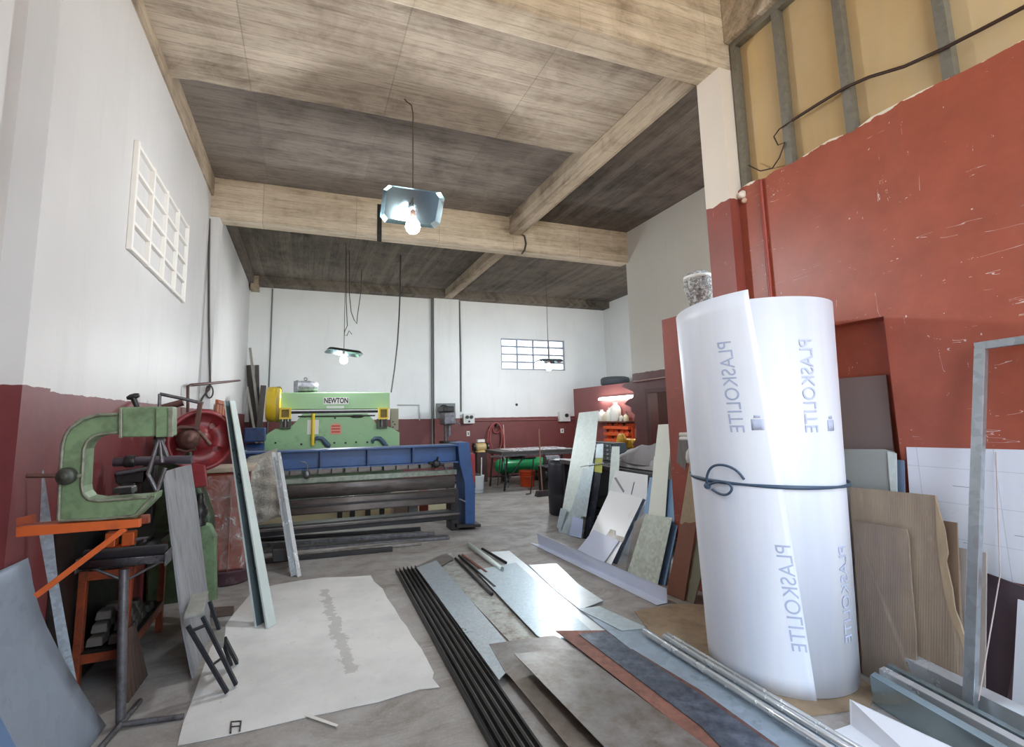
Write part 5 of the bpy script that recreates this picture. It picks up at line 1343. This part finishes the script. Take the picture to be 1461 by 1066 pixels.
# ================================================================== things on the back wall
def wallbox(name, x0, y0, x1, y1, d, mat, label, cat, extra=None, group=None, yy=YB):
    a, b = aY(x0, y1, yy-.003), aY(x1, y0, yy-.003)
    th = thing(name, ((a.x+b.x)/2, yy-.003, a.z), label, cat, group)
    build('housing', MB().box((a.x, yy-.003-d, a.z), (b.x, yy-.003, b.z)), mat, th, .006)
    return th, a, b
th, a, b = wallbox('electrical_panel', 622, 575.5, 649, 597, .04, paint('panel_grey', '#6f7472', .5, .1, .1, 3), 'square grey electrical panel on the back wall pillar', 'panel', yy=YB-.096)
c = (a+b)/2; build('dark_gauge', MB().lathe((c.x-.06, YB-.15, c.z+.03), (0,-1,0), [(.12,0),(.12,.03),(.09,.04),(.01,.045)], 24), plain('gauge_black', '#242422', .4), th)
build('gauge_arm', MB().box((c.x+.02, YB-.18, c.z-.02), (c.x+.18, YB-.15, c.z+.02)), plain('gauge_black', '#242422', .4), th)
WB = plain('switch_box_white', '#d8d9d4', .45); BK = plain('socket_black', '#222326', .4)
th, a, b = wallbox('switch_box', 659.5, 590, 675, 604.5, .12, WB, 'white switch box with two round black dials on the back wall', 'switch')
for dx in (-.055, .055):
    build('dial', MB().cyl(((a.x+b.x)/2+dx, YB-.124, b.z-.09), ((a.x+b.x)/2+dx, YB-.16, b.z-.09), .042, 16), BK, th)
build('button', MB().cyl(((a.x+b.x)/2, YB-.124, a.z+.05), ((a.x+b.x)/2, YB-.14, a.z+.05), .025, 12), BK, th)
th, a, b = wallbox('switch_box', 796, 587.5, 810.5, 601.5, .12, WB, 'white switch box with a single black dial near the maroon alcove', 'switch')
build('dial', MB().cyl(((a.x+b.x)/2+.04, YB-.124, b.z-.10), ((a.x+b.x)/2+.04, YB-.16, b.z-.10), .05, 16), BK, th)
for (x0, y0, x1, y1, lab) in ((665.5,615,670,622.5,'small white wall socket under the switch box with two dials'), (799.5,611.5,804,618,'small white wall socket under the single-dial switch box')):
    th, a, b = wallbox('wall_socket', x0, y0, x1, y1, .02, plain('socket_white', '#e4e2da', .4), lab, 'socket')
    build('socket_slot', MB().box(((a.x+b.x)/2-.012, YB-.0262, a.z+.03), ((a.x+b.x)/2+.012, YB-.0232, b.z-.03)), BK, th)
a = aY(737, 577.5, YB); build('wall_hole', MB().cyl((a.x, YB-.012, a.z), (a.x, YB-.001, a.z), .036, 16), BK, label='round black hole cover on the white back wall', cat='cover')
CON = paint('maroon_conduit', '#8d5653', .5, 0, .1, 4)
a, b = aY(676,600.5,YB-.03), aY(796,598.5,YB-.03)
build('wall_conduit', MB().tube([a, b, b + Vector((.5,0,.0))], .016, 8), CON, label='horizontal conduit joining the two switch boxes', cat='pipe')
GC = plain('grey_conduit', '#6d706e', .5, .2)
build('wall_conduit', MB().tube([(aY(389,413,YB-.03).x, YB-.03, 4.5), (aY(386,500,YB-.03).x, YB-.03, .6)], .014, 8), GC, label='thin vertical conduit on the back wall above the press brake', cat='pipe')
build('wall_conduit', MB().tube([(2.95, YB-.04, 4.5), (2.95, YB-.04, .4)], .028, 8), GC, label='vertical conduit along the press side of the back wall pillar', cat='pipe')
build('wall_conduit', MB().tube([(3.68, YB-.03, 4.5), (3.68, YB-.03, 4.1), (3.70, YB-.03, 3.0), (3.69, YB-.03, 1.66)], .022, 8), GC, label='vertical conduit dropping to the two-dial switch box', cat='pipe')
a, b, c = aY(567,578,YB-.03), aY(598,578,YB-.03), aY(598.5,600,YB-.03)
build('wall_conduit', MB().tube([a, b, c], .016, 8), plain('light_conduit', '#b5b8b6', .5), label='pale bent conduit on the back wall beside the press brake', cat='pipe')
for x_, lab in ((368, 'small concrete corbel at the top of the back corner'), ):
    a = aY(x_, 400, YB-.06); build('corbel', MB().box((a.x-.12, YB-.34, 4.40), (a.x+.04, YB+.001, 4.69)), C_long, label=lab, cat='corbel')
# hanging cables
def hang(pts, Y, r_, lab, mat=None):
    P = [aY(x, y, Y) for x, y in pts]
    P[0] = Vector((P[0].x, P[0].y, ZS-.001))
    return build('hanging_cable', MB().tube(P, r_, 6), mat or plain('black_cable', '#3b3936', .6), label=lab, cat='cable')
hang([(571.5,380),(571,410),(569.5,450),(567,490),(563,525),(558,560)], KY+.4, .014, 'thick cable hanging from the ceiling down to the press brake')
hang([(498,380),(498.5,420),(501,445),(505,456),(509,462),(510,450),(513,430),(515,415),(516,385)], 9.4, .008, 'looped cable hanging beside the lamp above the press brake')
hang([(493.5,380),(494,430),(495.5,465),(492,472),(491,478),(495,479),(498,472),(502,477)], 9.25, .008, 'knotted cable hanging next to the lamp cord above the press brake')
# beam clamp strap near the hanging lamp
a, b = aY(542,291,6.985), aY(543,347,6.985)
build('beam_strap', MB().box((a.x-.035, 6.985, 4.05), (a.x+.03, 6.999, 4.62)), IRON, label='dark steel strap on the face of the middle beam beside the lamp', cat='strap')
a = aY(749, 345, 6.98)
build('beam_cable', MB().tube([(a.x-.08, 6.985, 4.43), (a.x, 6.985, 4.40), (a.x+.02, 6.985, 4.28), (a.x-.01, 6.985, 4.16), (a.x-.06, 6.985, 4.10)], .014, 6), plain('black_cable', '#3b3936', .6), label='short black cable curling down the middle beam under the long rib', cat='cable')

# ================================================================== far right: compressor, table, tools
DP = thing('drill_press', (aY(637,640,11.4).x, 11.4, 0), 'dark pillar drill standing before the grey electrical panel', 'drill')
dx_ = aY(637,640,11.4).x; zz = lambda y: aY(640, y, 11.4).z
build('base', MB().box((dx_-.2, 11.2, .002), (dx_+.2, 11.6, .06)), IRON, DP, .01)
build('column', MB().cyl((dx_, 11.45, .06), (dx_, 11.45, zz(582)), .045, 14), IRON_L, DP)
build('head', MB().box((dx_-.13, 11.1, zz(606)), (dx_+.15, 11.55, zz(588))), IRON_L, DP, .03)
build('belt_cover', MB().box((dx_-.16, 11.05, zz(588)+.001), (dx_+.10, 11.6, zz(580))), IRON, DP, .02)
build('spindle', MB().cyl((dx_+.02, 11.2, zz(622)), (dx_+.02, 11.2, zz(606)), .04, 12), IRON_L, DP)
build('table', MB().cyl((dx_, 11.28, zz(632)), (dx_, 11.28, zz(629)), .2, 20), IRON, DP)
build('feed_handle', MB().tube([(dx_+.16, 11.25, zz(600)), (dx_+.28, 11.2, zz(607))], .015, 8), IRON_L, DP)
# hose reel on the wall
HO = paint('red_hose', '#a0504c', .5, 0, .1, 5)
def ring(cx_, cz, rx, rz, Y, ph=0): return [(cx_ + rx*math.cos(a), Y - .01*math.sin(3*a+ph), cz + rz*math.sin(a)) for a in [k*2*PI/28 for k in range(28)]]
hs = thing('air_hose', (aY(708,625,YB-.05).x, YB-.05, aY(708,655,YB).z), 'red air hose hanging coiled on the back wall', 'hose')
c = aY(708.5, 611, YB-.06)
for k, (rx, rz, dz) in enumerate(((.10,.12,0),(.20,.42,-.28),(.16,.36,-.24),(.22,.5,-.36))):
    build('coil', MB().tube(ring(c.x-.02*k, c.z+dz, rx, rz, YB-.05-.03*k, k), .014, 6, closed=True), HO, hs)
build('hose_hook', MB().box((c.x-.03, YB-.16, c.z+.06), (c.x+.03, YB-.002, c.z+.10)), IRON, hs)
build('hose_tail', MB().tube([aY(718,606,YB-.06), aY(719,625,YB-.06), aY(720,645,YB-.1), aY(718,660,YB-.2), Vector((aY(716,670,YB-.2).x, YB-.2, .02))], .016, 6), plain('pale_hose', '#c7a9a0', .5), hs)
# polisher on a pedestal
px_ = aY(686,650,11.3).x; zq = lambda y: aY(686, y, 11.3).z
bg_ = thing('bench_grinder', (px_, 11.3, 0), 'cream bench grinder on a dark pedestal against the maroon wall', 'grinder')
build('pedestal', MB().box((px_-.13, 11.2, .003), (px_+.13, 11.45, zq(645))), paint('pedestal_dark', '#3e2a28', .6, 0, .2, 4), bg_, .01)
CR = paint('cream_machine', '#c2a873', .45, .05, .15, 5)
build('motor', MB().lathe((px_-.14, 11.3, zq(638)), (1,0,0), [(.03,0),(.09,.02),(.105,.08),(.105,.2),(.09,.26),(.03,.28)], 20), CR, bg_)
build('stand_foot', MB().lathe((px_, 11.3, zq(645)+.001), (0,0,1), [(.13,0),(.12,.02),(.06,.05),(.05,.08)], 18), CR, bg_)
for s_ in (-1, 1):
    build('wheel', MB().cyl((px_+s_*.15, 11.3, zq(638)), (px_+s_*.19, 11.3, zq(638)), .10, 20), IRON, bg_)
build('white_cap', MB().box((px_-.09, 11.24, zq(630)-.02), (px_+.09, 11.36, zq(627))), plain('cap_white', '#dcdad2', .5), bg_, .008)
# white bucket and stick
bk = thing('paint_bucket', fl(682,704), 'white bucket behind the blue end frame of the folding machine', 'bucket')
q = fl(681,703); hh = aY(681,678,q.y).z
build('bucket_body', MB().lathe(q + Vector((0,0,.003)), (0,0,1), [(.12,0),(.125,.01),(.145,hh-.02),(.15,hh-.004),(.138,hh-.004),(.128,.05),(.0,.05)], 26), plain('bucket_white', '#cfd6d6', .45), bk)
build('dark_contents', MB().lathe(q + Vector((0,0,hh-.05)), (0,0,1), [(.09,0),(.08,.06),(.03,.085),(.0,.09)], 14), plain('rubbish_dark', '#4a4542', .8), bk)
build('white_stick', MB().tube([q + Vector((.10,.05,.06)), aY(687,653,q.y+.05)], .014, 8), plain('stick_white', '#dcd9d0', .5), label='thin white stick standing in the white bucket', cat='stick')
# compressor
ty = 11.0; tz = aY(740,664,ty).z; tx0, tx1 = aY(706,664,ty).x, aY(778,664,ty).x; tr = (aY(740,654,ty).z-aY(740,676,ty).z)/2
cp_ = thing('air_compressor', ((tx0+tx1)/2, ty, 0), 'green air compressor tank lying under the table by the back wall', 'compressor')
TG = paint('tank_green', '#1f8f55', .35, .05, .12, 3)
L = tx1-tx0
build('tank', MB().lathe((tx0, ty, tz), (1,0,0), [(.02,0),(tr*.6,.03),(tr*.9,.09),(tr,.16),(tr,L-.16),(tr*.9,L-.09),(tr*.6,L-.03),(.02,L)], 32), TG, cp_)
for xx in (tx0+.25, tx1-.25):
    build('leg', MB().box((xx-.03, ty-.16, .003), (xx+.03, ty+.16, tz-tr*.75)), IRON, cp_)
build('motor', MB().cyl(((tx0+.4), ty, tz+tr+.09), (tx0+.75, ty, tz+tr+.09), .1, 20), IRON, cp_)
build('saddle', MB().box((tx0+.35, ty-.12, tz+tr-.02), (tx1-.3, ty+.12, tz+tr+.004)), IRON, cp_)
# buckets
def bucket(px0, col, lab, zoff=0.0):
    q = fl(*px0); h_ = .34
    b_ = thing('orange_bucket', q, lab, 'bucket', 'orange buckets by the table')
    m_ = paint(col[0], col[1], .4, 0, .08, 3)
    build('bucket_body', MB().lathe(q + Vector((0,0,.003)), (0,0,1), [(.145,0),(.15,.01),(.172,h_-.03),(.18,h_-.028),(.18,h_),(.165,h_),(.14,.03),(.0,.03)], 30), m_, b_)
    for zz_ in (.22, .27, .315): build('rim_ring', MB().lathe(q + Vector((0,0,zz_)), (0,0,1), [(.165+.03*zz_,0),(.18,.004),(.18,.010),(.165+.03*zz_,.014)], 30), m_, b_)
    build('handle', MB().tube([q + Vector((.185*math.cos(a), -.05-.16*math.sin(a), h_-.04-.1*math.sin(a))) for a in [k*PI/8 for k in range(9)]], .004, 6), IRON_L, b_)
bucket((752.5,694), ('bucket_orange', '#e0552a'), 'bright orange bucket on the floor before the green compressor')
bucket((779,694), ('bucket_dull_red', '#a54430'), 'dull red bucket just behind the broom handle')
# table with steel sheet, on trestles
TY0, TY1 = 9.55, 10.55
tz_ = aY(760,643,TY0).z; tx0_, tx1_ = aY(716,645,TY0).x, aY(822,645,TY0).x
tb = thing('cutting_table', ((tx0_+tx1_)/2, (TY0+TY1)/2, 0), 'low dark cutting table carrying a bright steel sheet near the back wall', 'table')
build('table_top', MB().box((tx0_, TY0, tz_-.07), (tx1_, TY1, tz_)), paint('table_dark', '#55514e', .5, .3, .25, 4), tb, .006)
build('edge_rail', MB().box((tx0_-.25, TY0-.03, tz_-.10), (tx1_, TY0-.002, tz_-.065)), IRON_L, tb)
for xx in (tx0_+.15, tx1_-.3):
    for yy in (TY0+.08, TY1-.08):
        build('leg', MB().tube([(xx, yy, tz_-.07), (xx-.08, yy, .002)], .022, 8), IRON, tb)
build('brace', MB().tube([(tx0_+.1, TY0+.08, .15), (tx0_+.55, TY0+.08, tz_-.09)], .016, 8), IRON, tb)
build('brace', MB().tube([(tx0_+.12, TY1-.08, .2), (tx1_-.3, TY1-.08, .2)], .016, 8), IRON, tb)
build('steel_plate', MB().box((tx0_+.25, TY0+.02, tz_+.002), (tx1_-.05, TY1-.05, tz_+.010)), ALU, label='bright steel sheet lying on the low dark cutting table', cat='sheet')
# trestle stand
tq = fl(719,696)
ts_ = thing('trestle', (tq.x, tq.y, 0), 'thin metal trestle with spread legs before the green compressor', 'trestle')
ztr = aY(716,651,tq.y).z
build('bar', MB().tube([aY(702,652,tq.y), aY(735,650,tq.y)], .014, 8), IRON_L, ts_)
for e, s_ in (((710,693),(714,652)),((725,697),(718,652)),((715,689),(717,652))):
    E_ = fl(*e, .004); S_ = aY(*s_, tq.y); build('leg', MB().tube([S_, E_], .014, 8), IRON_L, ts_)
# broom
q = fl(776,708); 
bm2 = thing('broom', q, 'broom with a long wooden handle standing by the orange buckets', 'broom')
build('handle', MB().tube([aY(774,704,q.y)+Vector((0,0,0)), aY(771,660,q.y+.05), aY(769,612,q.y+.1)], .013, 8), paint('broom_wood', '#9a7460', .6, 0, .1, 5), bm2)
build('bristle_head', MB().prism([(q.x-.17, q.y-.06, .004), (q.x+.2, q.y-.06, .004), (q.x+.16, q.y-.03, .10), (q.x-.12, q.y-.03, .10)], (0,.12,0)), paint('broom_bristle', '#3f3637', .9, 0, .3, 30), bm2)
# stand with thin rod
q = fl(757,705)
st = thing('rod_stand', q, 'thin dark rod stand before the orange bucket', 'stand')
build('rod', MB().tube([q + Vector((0,0,.004)), aY(761,655,q.y)], .012, 8), IRON, st)
build('foot', MB().tube([q + Vector((-.12,-.05,.012)), q + Vector((.0,0,.012)), q + Vector((.05,.12,.012))], .01, 6), IRON, st)
# second dark machine by the table end
q = fl(792,704); 
dm = thing('dark_machine', (q.x+.1, q.y+.2, 0), 'small dark greasy machine between the cutting table and the plastic drum', 'machine')
build('body', MB().box((q.x-.14, q.y, .003), (q.x+.28, q.y+.45, .5)), IRON, dm, .02)
build('motor', MB().cyl((q.x-.1, q.y+.2, .63), (q.x+.2, q.y+.2, .63), .09, 18), IRON_L, dm)
build('bed', MB().box((q.x-.2, q.y-.02, .502), (q.x+.3, q.y+.4, .52)), IRON_L, dm)
build('wheel', MB().cyl((q.x-.16, q.y+.1, .35), (q.x-.2, q.y+.1, .35), .12, 20), IRON, dm)

# ================================================================== alcove: tyre, tube light, shelf, tool cabinet
TYR = paint('tyre_rubber', '#41464a', .75, 0, .15, 6)
c = aX(872, 547, XA+.35); 
build('car_tyre', MB().lathe((XA+.42, aX(867,547,XA+.2).y, 2.243), (0,0,1), [(.20,.02),(.28,.0),(.335,.02),(.36,.06),(.36,.16),(.335,.20),(.28,.22),(.20,.20),(.19,.11),(.20,.02)], 40), TYR, label='dark car tyre lying on top of the maroon alcove wall', cat='tyre')
la, lb_ = aX(855,570,XA-.05), aX(905,564.5,XA-.05)
tl = thing('tube_light', (XA-.05, (la.y+lb_.y)/2, la.z-.02), 'lit fluorescent tube on the maroon alcove wall above the bottles', 'lamp')
te = NT('lit_tube'); te.set('Emission Color', (1, .95, .88)); te.set('Emission Strength', 32.0)
build('tube', MB().cyl((XA-.06, la.y, la.z), (XA-.06, lb_.y, la.z+.0), .016, 12), te.m, tl)
build('fitting', MB().box((XA-.035, min(la.y,lb_.y)-.03, la.z-.01), (XA+.001, max(la.y,lb_.y)+.03, la.z+.05)), plain('fitting_white', '#dddad5', .5), tl)
sy0, sy1 = aX(906,600,XA).y, aX(858,602,XA).y; sz = aX(885,601,XA-.1).z
build('wall_shelf', MB().box((XA-.24, sy0, sz-.025), (XA-.002, sy1, sz)), paint('shelf_brown', '#6f4a3d', .6, 0, .15, 4), label='narrow brown shelf of bottles on the maroon alcove wall', cat='shelf')
bcol = [('jug_white', '#dcdbd2'), ('can_cream', '#cfc6a4'), ('bottle_green', '#9fae58'), ('tin_grey', '#b8bab4')]
def jug(y, h_, r_, m_, lab, cap='#d9d7d0'):
    j = thing('plastic_jug', (XA-.13, y, sz), lab, 'jug', 'containers on the alcove shelf')
    build('jug_body', MB().lathe((XA-.13, y, sz+.001), (0,0,1), [(r_*.9,0),(r_,.015),(r_,h_*.62),(r_*.85,h_*.75),(r_*.4,h_*.88),(r_*.36,h_*.93)], 18), paint(*m_, .4, 0, .08, 5), j)
    build('cap', MB().cyl((XA-.13, y, sz+.001+h_*.93), (XA-.13, y, sz+h_), r_*.42, 14), plain('jug_cap_'+cap.strip('#'), cap, .4), j)
span = sy1-sy0
specs = [(.97,.20,.075,2,'yellow-green bottle at the end of the shelf above the tall pale sheet'),(.83,.28,.10,0,'round white jug second on the shelf from the yellow-green bottle'),(.69,.22,.07,1,'cream can between two white jugs on the shelf'),(.57,.32,.09,0,'medium white jug in the middle of the shelf'),(.40,.44,.125,0,'tallest white jug on the alcove shelf'),(.24,.14,.055,3,'small grey tin beside the tallest white jug'),(.11,.16,.06,1,'small cream can at the shelf end next to the broken wall edge')]
for f, h_, r_, k, lab in specs: jug(sy0 + f*span, h_, r_, bcol[k], lab)
jt = thing('dark_bottle', (XA-.09, sy0+.17*span, sz), 'slim dark bottle standing near the broken wall edge on the shelf', 'bottle', None)
build('bottle_body', MB().lathe((XA-.05, sy0+.175*span, sz+.001), (0,0,1), [(.03,0),(.032,.01),(.032,.13),(.012,.18),(.012,.22)], 14), plain('dark_glass', '#3a2a26', .2), jt)
# orange tool panel under the shelf
oy0, oy1 = aX(905,610,XA).y, aX(868,612,XA).y; oz1, oz0 = sz-.05, aX(885,632,XA).z
tc = thing('tool_cabinet', (XA-.08, (oy0+oy1)/2, oz0), 'orange tool cabinet hung with tools under the bottle shelf', 'cabinet')
TO = paint('tool_cabinet_orange', '#d4582a', .45, 0, .12, 6, '#7a3b25', .3)
build('back_panel', MB().box((XA-.06, oy0, oz0), (XA+.001, oy1, oz1)), TO, tc)
for k in range(3):
    zz_ = oz0 + (oz1-oz0)*(k+.12)/3
    d_ = build('tray', MB().box((XA-.16, oy0+.02, zz_), (XA-.062, oy1-.02, zz_+(oz1-oz0)*.16)), TO, tc, .006)
rr = random.Random(9)
for k in range(3):
    for j in range(5):
        yy = oy0 + .08 + (oy1-oy0-.16)*j/4 + rr.uniform(-.03,.03); zz_ = oz0 + (oz1-oz0)*(k+.62)/3 + .004
        tt = build('hand_tool', MB().box((XA-.085, yy-.018, zz_+.001), (XA-.0645, yy+.018, zz_+.04)).box((XA-.095, yy-.045, zz_+.0405), (XA-.0645, yy+.045, zz_+.056)), IRON if (j+k) % 2 else TO, None, label='small hand tool hung on the orange tool cabinet', cat='tool', group='hand tools on the orange cabinet')
# yellow machine
q = aX(903, 632, 5.9)
ym = thing('yellow_saw', (q.x, q.y, 0), 'yellow machine saw on a dark stand before the orange tool cabinet', 'machine')
YW = paint('saw_yellow', '#c99a2a', .45, .05, .2, 6, '#5f4a22', .35)
build('stand', MB().box((q.x-.22, q.y-.2, .003), (q.x+.22, q.y+.25, .78)), IRON, ym, .01)
build('bed', MB().box((q.x-.3, q.y-.28, .785), (q.x+.3, q.y+.3, .84)), IRON, ym, .008)
build('saw_head', MB().box((q.x-.16, q.y-.22, q.z-.10), (q.x+.18, q.y+.34, q.z+.07)), YW, ym, .04)
build('arm', MB().box((q.x-.1, q.y-.75, q.z+.02), (q.x+.06, q.y-.225, q.z+.10)), YW, ym, .015)
build('wheel_guard', MB().lathe((q.x-.18, q.y+.05, q.z+.06), (-1,0,0), [(.01,0),(.11,.0),(.125,.02),(.125,.06),(.10,.075),(.01,.08)], 30), YW, ym)
build('motor', MB().cyl((q.x-.1, q.y-.42, q.z-.07), (q.x+.14, q.y-.42, q.z-.07), .11, 22), IRON, ym)
# picture in the hall behind the doorway
a = Vector((XG+1.59, 5.6, 1.62))
a = aX(939.5, 586, XG+1.595); 
pf = thing('wall_notice', a, 'small framed notice on the dark wall behind the doorway', 'notice')
build('notice_frame', MB().box((XG+1.575, a.y-.14, a.z-.14), (XG+1.597, a.y+.14, a.z+.14)), plain('notice_frame_grey', '#a39b93', .5), pf, .004)
build('notice_sheet', MB().box((XG+1.571, a.y-.09, a.z-.09), (XG+1.5745, a.y+.09, a.z+.09)), plain('notice_paper', '#d8d6d0', .6), pf)
build('door_conduit', MB().tube([aX(903,545,XG-.012), aX(945,539,XG-.012), aX(975,534.5,XG-.012)], .013, 8), paint('pale_conduit_maroon', '#a98a85', .5, 0, .1, 5), label='thin pale conduit running over the doorway of the passage wall', cat='pipe')
ha, hb_ = aX(921,562,XG+.9), aX(944,560,XG+.9)
build('hall_tube', MB().cyl((XG+.9, ha.y, ha.z), (XG+.9, hb_.y-.3, ha.z), .018, 10), te.m, label='lit white tube seen through the dark doorway', cat='lamp')  # free-hanging tube, fixed to no ceiling
hl = bpy.data.lights.new('hall_light', 'POINT'); hl.energy = 14; hl.color = (1, .93, .85); hl.shadow_soft_size = .1
ho = bpy.data.objects.new('hall_light', hl); COL.objects.link(ho); ho.location = (XG+.9, 5.6, ha.z-.08)
bm_ = plain('glowing_bulb', '#ffffff', .3, emit=0)
bt = NT('lit_bulb'); bt.set('Emission Color', (.92, .97, 1)); bt.set('Emission Strength', 30.0); bt.set('Base Color', (1,1,1))
chrome = plain('shiny_reflector', '#b4c8cd', .14, 1.0)
def lamp(x, y, ztop, zbulb, label, tiltx=0.0, tilty=0.0, rz=0.0, sz=(.52, .32), loop=None):
    th = thing('pendant_lamp', (x, y, zbulb-.06), label, 'lamp', None)
    # bulb
    build('bulb', MB().lathe((x, y, zbulb-.055), (0,0,1), [(0,-.035),(.035,-.028),(.06,-.002),(.07,.03),(.062,.065),(.04,.095),(.024,.12)], 20), bt.m, th)
    pl = bpy.data.lights.new('bulb_light', 'POINT'); pl.energy = 62; pl.color = (.93, .97, 1); pl.shadow_soft_size = .06
    po = bpy.data.objects.new('bulb_light', pl); COL.objects.link(po); po.parent = th; po.location = Vector((x, y, zbulb-.17)) - Vector(th['_w'])
    build('socket', MB().lathe((x, y, zbulb+.062), (0,0,1), [(.022,0),(.026,.01),(.026,.07),(.012,.085)], 14), plain('porcelain_socket', '#c9a79a', .4), th)
    M = Matrix.Translation((x, y + (.05 if tiltx < -.5 else 0), zbulb+(.205 if tiltx < -.5 else .14))) @ Matrix.Rotation(rz, 4, 'Z') @ Matrix.Rotation(tiltx, 4, 'X') @ Matrix.Rotation(tilty, 4, 'Y')
    a, b = sz[0]/2, sz[1]/2; c = .05
    oct_ = [(-a+c,-b),(a-c,-b),(a,-b+c),(a,b-c),(a-c,b),(-a+c,b),(-a,b-c),(-a,-b+c)]
    k = .86
    vs = [(p[0], p[1], -.045) for p in oct_] + [(p[0]*k, p[1]*k, 0) for p in oct_] + [(p[0], p[1], -.041) for p in oct_] + [(p[0]*k, p[1]*k, .006) for p in oct_]
    fs = [tuple(range(8, 16)), tuple(range(31, 23, -1))]
    for i in range(8):
        j = (i+1) % 8
        fs += [(i, j, 8+j, 8+i), (16+j, 16+i, 24+i, 24+j), (j, i, 16+i, 16+j)]
    build('reflector', MB().add(vs, fs, M), chrome, th)
    path = [(x, y, zbulb+.14)] + [(x, y, z) for z in (zbulb+.3, ztop-.25)] + (loop or [(x, y, ztop)])
    build('cord', MB().tube(path, .006, 6), plain('lamp_cord', '#5a4a40', .7), th)
    return th
lamp(.905, 4.40, ZP, aY(587, 320, 4.40).z, 'pendant bulb under a cut-corner reflector hanging in front of the middle ceiling beam', -.80, 0, 0, (.58, .36),
     [(.905, 4.40, ZP-.14), (.89, 4.40, ZP-.05), (.84, 4.40, ZP-.02), (.82, 4.40, ZP+.005)])
p2 = aY(490.5, 512, 9.0)
lamp(p2.x, 9.0, ZS, p2.z, 'pendant bulb with a folded tin reflector hanging above the green press brake', -.05, .10, .1, (.62, .40))
p3 = aY(783, 523, 9.56)
lamp(p3.x, 9.56, ZS, p3.z, 'pendant bulb with a flat reflector hanging before the back window', -.03, -.02, 0, (.60, .38))
# ================================================================== LIGHT
wd = bpy.data.worlds.new('sky'); S.world = wd; wd.use_nodes = True
bg = wd.node_tree.nodes['Background']
bg.inputs['Color'].default_value = (.72, .86, 1.0, 1); bg.inputs['Strength'].default_value = 3.6
sun = bpy.data.lights.new('sun', 'SUN'); sun.energy = 7; sun.angle = .02; sun.color = (1, .9, .74)
so = bpy.data.objects.new('sun', sun); COL.objects.link(so)
so.rotation_euler = Vector((.1, -.5, -.85)).to_track_quat('-Z', 'Y').to_euler()
S.view_settings.view_transform = 'Standard'; S.view_settings.look = 'None'
S.view_settings.gamma = 1; S.view_settings.use_curve_mapping = False
S.view_settings.exposure = .74
S.cycles.use_denoising = True
S.cycles.max_bounces = 8; S.cycles.diffuse_bounces = 6; S.cycles.glossy_bounces = 4; S.cycles.transmission_bounces = 6; S.cycles.transparent_max_bounces = 8
S.cycles.caustics_reflective = False; S.cycles.caustics_refractive = False
S.cycles.sample_clamp_indirect = 6.0
for o in list(S.objects):
    if '_w' in o: del o['_w']
